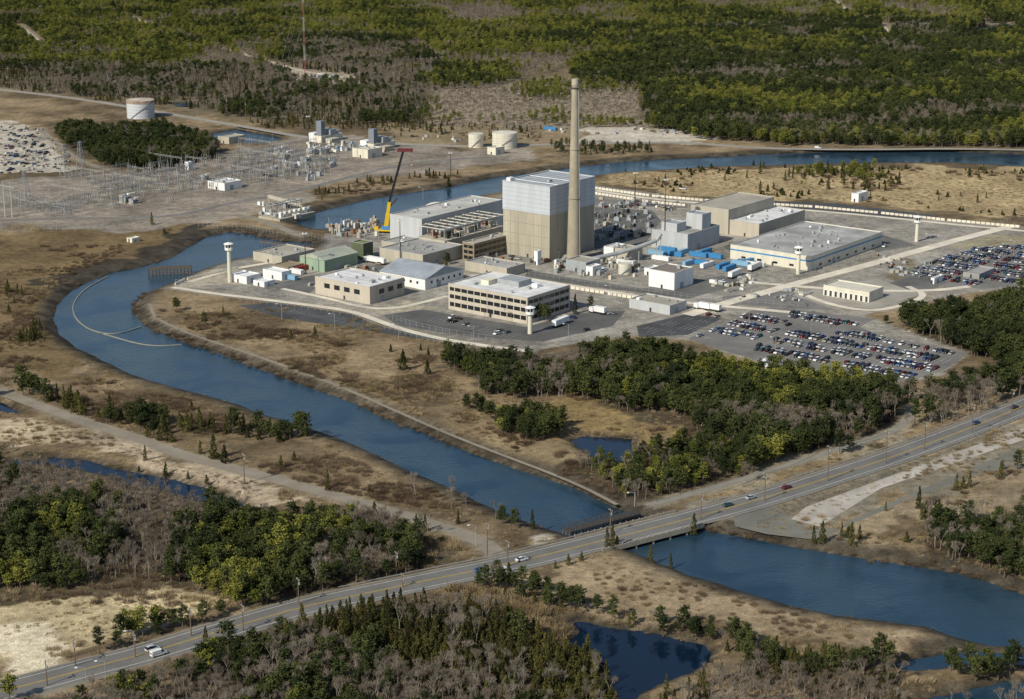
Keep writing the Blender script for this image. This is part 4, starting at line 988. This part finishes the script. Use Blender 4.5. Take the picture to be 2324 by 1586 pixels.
def tuft(seed,n,h,r,fm,name,wd=.06):
    random.seed(seed); V=[];tq=[]
    for _ in range(n):
        a=random.uniform(0,6.283); rr=r*math.sqrt(random.random()); p=np.array([rr*math.cos(a),rr*math.sin(a),0]); d=np.array([random.gauss(0,.35)+.5*math.cos(a)*rr/r,random.gauss(0,.35)+.5*math.sin(a)*rr/r,1]); d=d/np.linalg.norm(d)*h*random.uniform(.5,1.1); w_=np.array([random.gauss(0,1),random.gauss(0,1),0]); w_=w_/np.linalg.norm(w_)*wd
        V.append([p-w_,p+w_,p+d+w_*.3,p+d-w_*.3]); tq.append(random.random())
    return treemesh(name,[],np.array(V),np.array(tq),fm)
def coll(name,meshes):
    c=D.collections.new(name)
    for i,me_ in enumerate(meshes): c.objects.link(D.objects.new(name+'_variant_%d'%i,me_))
    return c
pd=[pine(fd,s,h) for s,h in ((1,10.5),(2,9),(3,12),(4,10),(31,8))]; pb=[pine(fb,s,h) for s,h in ((5,10),(6,9),(7,11.5),(8,7.5),(32,8.5))]
ced=[cedar(s,h,r) for s,h,r in ((1,7.5,1.7),(2,6,1.8),(3,8.5,1.6),(4,5,1.5))]; bar=[bare(s,h) for s,h in ((1,9),(2,7.5),(3,10),(4,8.5))]
shr=[tuft(s,170,2.0,1.9,fs,'shrub',.05) for s in (1,2,3)]; rd_=[tuft(s,90,1.7,1.6,fg,'reeds',.07) for s in (4,5,6)]; gr=[tuft(s,46,.5,1.2,fg,'grass',.1) for s in (7,8,9)]
gsh=[cedar(21,2.6,1.6,fd),cedar(22,3.2,1.5,fc)]
COL={'pd':(coll('dark_pine_and_cloud_shade',pd),5),'pb':(coll('bright_pine',pb),5),'ce':(coll('cedar',ced),4),'ba':(coll('bare_woodland_tree',bar),4),'sh':(coll('brush',shr),3),'re':(coll('reed_clump',rd_),3),'gr':(coll('grass_tussock',gr),3),'gs':(coll('evergreen_shrub',gsh),2)}
PTS={k:[] for k in COL}
random.seed(99)
def scatter(poly,sp,mixd,sc=(.75,1.2),dens=1.0,clump=0,block=True,cs=25,stand=38,amp=1.9):
    P=GL(poly); A=np.array(P); x0,y0=A.min(0);x1,y1=A.max(0)
    x0=max(x0,-1000);x1=min(x1,1000);y1=min(y1,3300)
    xx,yy=np.meshgrid(np.arange(x0,x1,sp),np.arange(y0,y1,sp)); xx=xx.ravel()+rng.uniform(-.5,.5,xx.size)*sp; yy=yy.ravel()+rng.uniform(-.5,.5,yy.size)*sp
    jx_=xx+(vn(xx,yy,18,4)-.5)*14; jy_=yy+(vn(xx,yy,18,5)-.5)*14
    k=pip(jx_,jy_,P)&(np.abs(xx)<yy*.275+60)
    if clump: k&=(fbm(xx,yy,cs,1)>clump)
    k&=rng.random(xx.size)<dens
    xx=xx[k];yy=yy[k]
    if block: kk=~look(blk,xx,yy); xx=xx[kk];yy=yy[kk]
    keys=list(mixd); pr=np.array([mixd[q] for q in keys],float); pr/=pr.sum()
    u=np.clip(.5+(fbm(xx,yy,stand,5)-.5)*amp+(rng.random(xx.size)-.5)*.55,0,.999)
    ch=np.searchsorted(np.cumsum(pr),u,side='right').clip(0,len(keys)-1)
    for i,kx in enumerate(keys):
        s=ch==i
        if s.any(): PTS[kx].append(np.stack([xx[s],yy[s],rng.uniform(sc[0],sc[1],s.sum())],1))
# far forest stands
scatter([(-400,190),(0,200),(200,226),(400,240),(560,272),(700,282),(960,284),(1000,150),(930,95),(640,80),(640,150),(560,160),(300,150),(0,150),(-400,140)],5.6,{'pd':.4,'ba':.4,'ce':.2},(.75,1.1),stand=70)  # dark pines and cedars in this band stand in for a cloud shadow
scatter([(-400,150),(0,158),(300,155),(560,162),(640,140),(640,90),(960,95),(1010,150),(1150,140),(1280,60),(1300,-12),(-500,-12)],6.2,{'ba':.3,'pb':.6,'pd':.1},(.6,1.25),stand=90,dens=.88,amp=2.3)
scatter([(640,90),(960,95),(1000,150),(960,190),(800,195),(650,165)],7.5,{'ba':.65,'pb':.2,'sh':.15},(.55,.9))
scatter([(1010,150),(1150,142),(1280,60),(1300,-12),(2700,-12),(2700,60),(2100,50),(1500,70),(1300,150),(1100,200),(930,205)],6.2,{'ba':.22,'pb':.6,'pd':.18},(.6,1.25),stand=90,dens=.88,amp=2.3)
scatter([(930,200),(1100,195),(1300,185),(1460,200),(1470,285),(1250,292),(980,285)],6.5,{'ba':.62,'sh':.1,'pb':.28},(.55,.95),stand=60)
scatter([(1300,150),(1500,70),(1900,55),(2700,55),(2700,342),(2324,336),(1800,330),(1600,318),(1480,295),(1460,200),(1300,185)],5.6,{'ba':.15,'pd':.65,'pb':.2},(.7,1.3),stand=80,amp=2.1)  # heavy share of dark pine puts cloud shade into the foliage colour
scatter([(2000,40),(2700,40),(2700,130),(2350,100),(2150,70)],7,{'ba':.7,'pd':.3},(.6,1))
scatter([(1560,300),(1800,325),(2324,332),(2500,336),(2500,325),(2324,318),(1800,305)],4,{'ba':.8,'ce':.2},(.8,1.1))
scatter([(560,275),(960,282),(1230,292),(1230,305),(900,300),(600,290)],7,{'ba':.5,'ce':.5},(.5,.9))
# groves
scatter([(125,318),(150,300),(260,305),(380,302),(450,315),(490,342),(478,366),(400,378),(290,388),(230,372),(190,350)],4.4,{'ba':.18,'pd':.82},(.9,1.25),block=False)
scatter([(1000,820),(1090,815),(1200,838),(1300,842),(1380,800),(1500,812),(1620,832),(1700,855),(1850,872),(2000,892),(2075,905),(2055,955),(1980,990),(1850,1040),(1700,1075),(1640,1010),(1560,960),(1420,930),(1300,900),(1180,905),(1090,880)],4.1,{'ba':.2,'pd':.7,'pb':.1},(.75,1.25))
scatter([(1060,830),(1300,845),(1290,900),(1180,905),(1080,880)],4.5,{'ba':.8,'pd':.2},(.7,1.0))
scatter([(1140,955),(1200,940),(1290,955),(1300,985),(1230,1005),(1150,985)],3.6,{'pd':.8,'pb':.2},(.65,.9))
scatter([(1065,925),(1110,922),(1130,950),(1075,955)],3.8,{'pd':1},(.6,.85))
scatter([(1290,1040),(1345,1045),(1400,1070),(1440,1020),(1560,1010),(1700,1040),(1960,1000),(1850,1050),(1700,1090),(1560,1130),(1470,1150),(1400,1140),(1330,1100)],4.1,{'ba':.4,'pb':.2,'pd':.4},(.5,.95))
scatter([(1975,765),(2060,742),(2200,712),(2324,690),(2500,670),(2500,850),(2300,850),(2250,830),(2200,808),(2090,785)],4.2,{'ba':.2,'pd':.8},(.85,1.35))
scatter([(2090,905),(2200,872),(2324,850),(2500,840),(2500,870),(2324,912),(2200,950),(2080,985),(2080,930)],4.2,{'ba':.3,'pd':.7},(.75,1.25))
scatter([(-80,880),(0,880),(100,900),(220,925),(200,955),(100,935),(-80,905)],4.3,{'ce':.6,'pd':.4},(.8,1.2),dens=.8)
scatter([(230,930),(400,955),(560,968),(700,985),(680,1000),(550,992),(350,980),(230,955)],4.3,{'ce':.6,'pd':.4},(.75,1.15),dens=.85)
scatter([(-80,1075),(60,1075),(230,1100),(330,1135),(560,1175),(780,1190),(800,1215),(560,1215),(300,1200),(-80,1240)],4.0,{'ba':.75,'pd':.25},(.65,1.05))
scatter([(-80,1220),(300,1195),(560,1210),(800,1215),(950,1240),(980,1290),(900,1318),(820,1340),(700,1362),(640,1385),(540,1380),(480,1360),(380,1320),(250,1325),(100,1340),(-80,1355)],4.0,{'ba':.35,'pd':.5,'pb':.15},(.6,1.1))
scatter([(790,1170),(980,1210),(1090,1245),(960,1290),(820,1270)],3.2,{'re':.7,'ba':.3},(.8,1.3))
scatter([(190,1490),(270,1440),(400,1412),(510,1385),(640,1392),(500,1430),(300,1475),(210,1500)],4.4,{'pb':.5,'pd':.5},(.5,.95))
scatter([(400,1515),(560,1462),(640,1440),(760,1470),(1000,1560),(1400,1650),(1400,1700),(0,1750),(-100,1640),(250,1580)],3.8,{'ba':.5,'pd':.3,'pb':.2},(.65,1.05))
scatter([(600,1460),(700,1420),(820,1385),(960,1375),(1100,1400),(1280,1470),(1385,1530),(1390,1660),(1100,1620),(850,1540),(740,1480)],3.3,{'ba':.05,'ce':.75,'pd':.2},(.75,1.2))
scatter([(980,1335),(1150,1330),(1250,1360),(1300,1400),(1290,1450),(1150,1420),(1010,1370)],2.8,{'re':1},(.8,1.4))
scatter([(1010,1325),(1150,1310),(1260,1345),(1400,1395),(1500,1412),(1640,1450),(1800,1500),(1780,1512),(1620,1480),(1480,1440),(1380,1415),(1280,1388),(1150,1340)],4.0,{'ba':.25,'pd':.5,'ce':.25},(.5,.9))
scatter([(1500,1570),(1640,1525),(1800,1510),(2000,1545),(2080,1560),(2060,1620),(1430,1700)],3.7,{'ba':.25,'ce':.4,'pd':.35},(.6,1.0))
scatter([(2060,1545),(2400,1520),(2400,1700),(2000,1700)],4.2,{'re':.35,'ba':.35,'pd':.3},(.6,1))
scatter([(1640,1480),(1950,1500),(2040,1530),(1700,1530)],3.8,{'pd':.5,'ce':.5},(.5,.95))
scatter([(2180,1500),(2324,1520),(2400,1520),(2400,1545),(2180,1535)],4.5,{'pd':.6,'ba':.4},(.6,1.0))
scatter([(2110,1190),(2200,1180),(2400,1180),(2400,1345),(2290,1320),(2180,1285),(2090,1245)],4.1,{'ba':.68,'pd':.32},(.65,1.05))
scatter([(2080,1160),(2150,1165),(2130,1210),(2090,1200)],5,{'ce':.8,'ba':.2},(.8,1.1))
scatter([(-80,1025),(100,1028),(260,1050),(420,1085),(600,1140),(560,1145),(400,1090),(200,1045),(-80,1040)],4.0,{'ce':.3,'re':.4,'ba':.3},(.5,.9),dens=.8)
scatter([(-80,1060),(60,1062),(180,1075),(300,1110),(430,1140),(520,1165),(500,1180),(300,1140),(-80,1085)],4.0,{'ba':.6,'re':.4},(.5,.9))
scatter([(940,1085),(1080,1120),(1200,1195),(1100,1190),(1000,1140)],4.5,{'re':.35,'ba':.35,'sh':.2,'pd':.1},(.6,.9),dens=.7)
for z_ in ([(1000,820),(1380,800),(1700,855),(2075,905),(1980,990),(1560,1130),(1330,1100),(1440,1020),(1560,960),(1300,900)],[(-80,1075),(560,1175),(1080,1250),(640,1385),(-80,1355)],[(400,1515),(820,1385),(1385,1530),(1400,1700),(-100,1700)],[(2110,1190),(2400,1180),(2400,1345),(2090,1245)]):
    scatter(z_,4.2,{'sh':.7,'re':.3},(.5,1.1),dens=.6)
scatter([(340,700),(560,720),(900,790),(1060,860),(1080,960),(1000,960),(800,880),(600,820),(420,760)],3.0,{'sh':.8,'re':.2},(.5,1.15),clump=.55,cs=30)
scatter([(1080,960),(1300,1000),(1400,1140),(1200,1060)],3.4,{'sh':.7,'re':.3},(.5,1),clump=.55,cs=18)
scatter([(0,640),(120,800),(400,900),(700,990),(900,1080),(1050,1150),(900,1150),(500,1040),(0,880)],3.4,{'sh':.75,'re':.23,'ce':.02},(.5,1.05),clump=.54,cs=30)
scatter([(0,540),(400,520),(200,600),(90,700),(100,800),(0,780)],4,{'sh':1},(.4,.9),clump=.6,cs=30)
scatter([(1250,1290),(1500,1300),(2100,1430),(1900,1490),(1500,1400)],4,{'sh':.5,'re':.5},(.4,.8),clump=.56)
scatter([(2324,1040),(2400,1040),(2400,1180),(2100,1180),(1850,1245),(1950,1190)],4.5,{'sh':.7,'ce':.3},(.5,.9),clump=.55)
scatter([(1380,385),(1700,378),(2400,385),(2400,500),(1900,455),(1560,440),(1380,415)],7,{'gs':.45,'sh':.35,'ce':.2},(.5,1.3),clump=.54,cs=40)
scatter([(1660,385),(1960,382),(2080,395),(1900,430),(1760,420)],6,{'ce':.35,'pb':.35,'gs':.3},(.4,.9),clump=.5)
scatter([(1240,330),(1500,330),(1500,350),(1240,350)],6,{'pd':.5,'ce':.3,'sh':.2},(.5,.8),clump=.4)
scatter([(700,430),(860,410),(1040,390),(1040,402),(860,430),(720,455)],5,{'sh':.6,'ce':.4},(.5,.9),clump=.45)
scatter([(900,285),(1230,298),(1230,325),(900,318)],7,{'sh':.7,'ce':.3},(.5,.9),clump=.52,block=False)
scatter([(0,560),(130,640),(300,700),(700,700),(1100,790),(1700,900),(2450,900),(2500,1700),(-150,1700),(-120,560)],3.0,{'gr':.75,'re':.25},(.4,1.0),dens=.75,clump=.42,cs=30)
scatter([(1380,385),(2450,385),(2450,505),(1900,458),(1560,440),(1360,420)],4,{'gr':1},(.7,1.3),dens=.7)
cw=[G(a,b,WL)[:2] for a,b in CANAL]; L_=[]
for a,b in zip(cw,cw[1:]+cw[:1]):
    a=np.array(a);b=np.array(b);l=np.linalg.norm(b-a)
    for k in range(int(l/1.6)):
        if vn(np.array([a[0]+k*1.6*(b-a)[0]/l]),np.array([a[1]+k*1.6*(b-a)[1]/l]),28,3)[0]>.45: L_.append((*(a+(b-a)*k*1.6/l+rng.normal(0,1.8,2)),rng.uniform(.3,.75)))
L_=np.array(L_); s_=look(sd,L_[:,0],L_[:,1]); L_=L_[(s_>.3)&(look(rd,L_[:,0],L_[:,1])>1)]; PTS['sh'].append(L_)
def gn_scatter(name,key):
    P=np.concatenate(PTS[key]); c,nv=COL[key]; n=len(P)
    zz=np.where(look(sd,P[:,0],P[:,1])<9,look(Z,P[:,0],P[:,1])-.1,0) 
    me=D.meshes.new(name); me.vertices.add(n); me.vertices.foreach_set('co',np.stack([P[:,0],P[:,1],zz],1).astype(np.float32).ravel())
    a=me.attributes.new('vi','INT','POINT'); a.data.foreach_set('value',rng.integers(0,nv,n).astype(np.int32))
    a=me.attributes.new('rot','FLOAT_VECTOR','POINT'); r=np.zeros((n,3),np.float32); r[:,2]=rng.uniform(0,6.28,n); r[:,0]=rng.normal(0,.03,n); a.data.foreach_set('vector',r.ravel())
    a=me.attributes.new('scl','FLOAT_VECTOR','POINT'); s=np.stack([P[:,2]*rng.uniform(.85,1.2,n)]*2+[P[:,2]],1).astype(np.float32); a.data.foreach_set('vector',s.ravel())
    o=D.objects.new(name,me); SC.collection.objects.link(o)
    ng=D.node_groups.new(name,'GeometryNodeTree'); ng.interface.new_socket('Geometry',in_out='INPUT',socket_type='NodeSocketGeometry'); ng.interface.new_socket('Geometry',in_out='OUTPUT',socket_type='NodeSocketGeometry')
    gi=ng.nodes.new('NodeGroupInput'); go=ng.nodes.new('NodeGroupOutput'); ci=ng.nodes.new('GeometryNodeCollectionInfo'); ip=ng.nodes.new('GeometryNodeInstanceOnPoints')
    ci.inputs['Collection'].default_value=c; ci.inputs['Separate Children'].default_value=True; ci.inputs['Reset Children'].default_value=True
    ip.inputs['Pick Instance'].default_value=True
    def na(nm,tp): q_=ng.nodes.new('GeometryNodeInputNamedAttribute'); q_.data_type=tp; q_.inputs['Name'].default_value=nm; return q_.outputs['Attribute']
    ng.links.new(gi.outputs[0],ip.inputs['Points']); ng.links.new(ci.outputs[0],ip.inputs['Instance']); ng.links.new(na('vi','INT'),ip.inputs['Instance Index']); ng.links.new(na('rot','FLOAT_VECTOR'),ip.inputs['Rotation']); ng.links.new(na('scl','FLOAT_VECTOR'),ip.inputs['Scale']); ng.links.new(ip.outputs[0],go.inputs[0])
    md=o.modifiers.new('scatter','NODES'); md.node_group=ng; print(name,n)
for nm,k in (('dark_pine_forest_and_cloud_shade','pd'),('bright_pine_forest','pb'),('cedar_grove','ce'),('bare_woodland','ba'),('brush_thicket','sh'),('reed_bed','re'),('dry_grass','gr'),('evergreen_shrubs','gs')): gn_scatter(nm,k)  # dark pine object also holds the far stands that imitate cloud shade
random.seed(5)
for px,py_,k,s in ((400,705,'p',.9),(465,742,'p',.7),(507,718,'c',.8),(660,768,'c',.9),(715,768,'c',1.1),(887,798,'c',.8),(955,795,'c',.7),(915,840,'c',1.7),(970,850,'c',1.2),(972,812,'c',.9),(335,990,'c',1),(362,1000,'c',.9),(388,1003,'c',1.),(455,1030,'c',.8),(485,1042,'c',1.5),(510,1050,'c',1.3),(638,1062,'c',.9),(744,1112,'c',1),(850,1172,'c',1),(838,1118,'c',.6),(668,1045,'c',.7),(692,990,'c',1.3),(330,1045,'c',.8),(943,1125,'b',1.2),(1040,1190,'c',.7),(945,1200,'c',.8),(965,1205,'c',.8),(1208,1200,'c',.9),(1170,1200,'p',.8),(1140,1190,'p',.8),(1240,730,'p',1),(1225,728,'p',.9),(1305,712,'c',1.3),(1340,705,'p',.8),(1150,725,'b',.8),(1160,730,'b',.7),(1100,722,'b',.7),(1012,615,'c',1.2),(1015,600,'p',.8),(1400,1240,'c',1.1),(1378,1240,'c',1),(1390,1243,'c',1.1),(1575,1200,'c',1.1),(1846,1228,'c',.8),(1866,1230,'c',1.1),(1950,1225,'c',.8),(1932,1238,'c',1.1),(1910,1220,'c',.7),(2130,1165,'c',.8),(2085,1155,'c',1.1),(2308,1065,'p',.8),(2270,1085,'c',.9),(2275,1065,'c',.7),(2170,1110,'c',.9),(2185,1108,'c',1),(2200,1105,'c',.8),(2058,1230,'c',.9),(2155,1245,'c',.8),(1476,1270,'c',.9),(1522,1278,'c',.7),(1290,1282,'c',.7),(1320,1272,'c',.6),(1260,1290,'c',.6),(1155,1300,'c',.8),(468,1470,'c',1),(345,510,'c',1),(373,530,'c',.7),(435,930,'c',.9),(130,905,'c',.9),(870,420,'c',.9),(1420,388,'c',.6),(1510,405,'c',.6),(1710,375,'c',.9),(1733,380,'c',.9),(1645,410,'c',.7),(1695,405,'c',.8),(1725,395,'c',1.2),(1782,410,'c',1),(1800,395,'c',.8),(1955,445,'c',.6),(2130,455,'c',.5),(2218,460,'c',.8),(2238,450,'c',.6),(2180,445,'c',.5),(1880,430,'c',1.3),(2040,420,'c',1.2),(1855,395,'c',1.1),(2235,395,'c',.8),(1018,420,'c',1.6),(978,300,'c',1.2),(1002,303,'c',1),(2010,1160,'c',.5),(1430,640,'b',.6),(1685,600,'b',.5),(300,1590,'y',1.1),(262,1600,'y',1.0),(335,1600,'y',.9),(20,1590,'y',1),(1780,700,'b',.6),(1830,712,'b',.6),(1880,745,'b',.6),(2010,735,'p',.6),(1700,730,'b',.6),(1640,740,'b',.6)):
    mm=random.choice({'p':pd,'c':ced,'b':bar,'y':pb}[k]); c=G(px,py_)
    z=float(look(Z,np.array([c[0]]),np.array([c[1]]))[0]); place(mm,{'p':'pine_tree','c':'cedar_tree','b':'bare_tree','y':'pine_tree'}[k],(c[0],c[1],max(z,-2)),random.uniform(0,6.28),s)
# ---------- light, sky, camera ----------
S=Vector((-.68,-.73,0)).normalized()*math.cos(math.radians(38)); S.z=math.sin(math.radians(38))
W=D.worlds.new('World'); SC.world=W; W.use_nodes=True; nt=W.node_tree; bg=nt.nodes['Background']; sk=nt.nodes.new('ShaderNodeTexSky'); sk.sky_type='NISHITA'; sk.sun_disc=False
sk.sun_elevation=math.radians(38); sk.sun_rotation=math.atan2(S.x,S.y); sk.air_density=1.0; sk.dust_density=.8; sk.ozone_density=1.5
nt.links.new(sk.outputs[0],bg.inputs['Color']); bg.inputs['Strength'].default_value=.1
L=D.lights.new('sun','SUN'); L.energy=4.6; L.angle=math.radians(.5); L.color=(1,.94,.80); lo=D.objects.new('sun',L); lo.rotation_euler=S.to_track_quat('Z','Y').to_euler(); lo.location=(-500,-500,800); SC.collection.objects.link(lo)
cam=D.cameras.new('camera'); cam.sensor_width=36; cam.lens=36*F/2324; cam.clip_start=1; cam.clip_end=30000
co=D.objects.new('camera',cam); co.location=(0,0,H); co.rotation_euler=(math.pi/2-TH,0,0); SC.collection.objects.link(co); SC.camera=co
SC.view_settings.view_transform='Standard'; SC.view_settings.look='None'; SC.view_settings.exposure=0
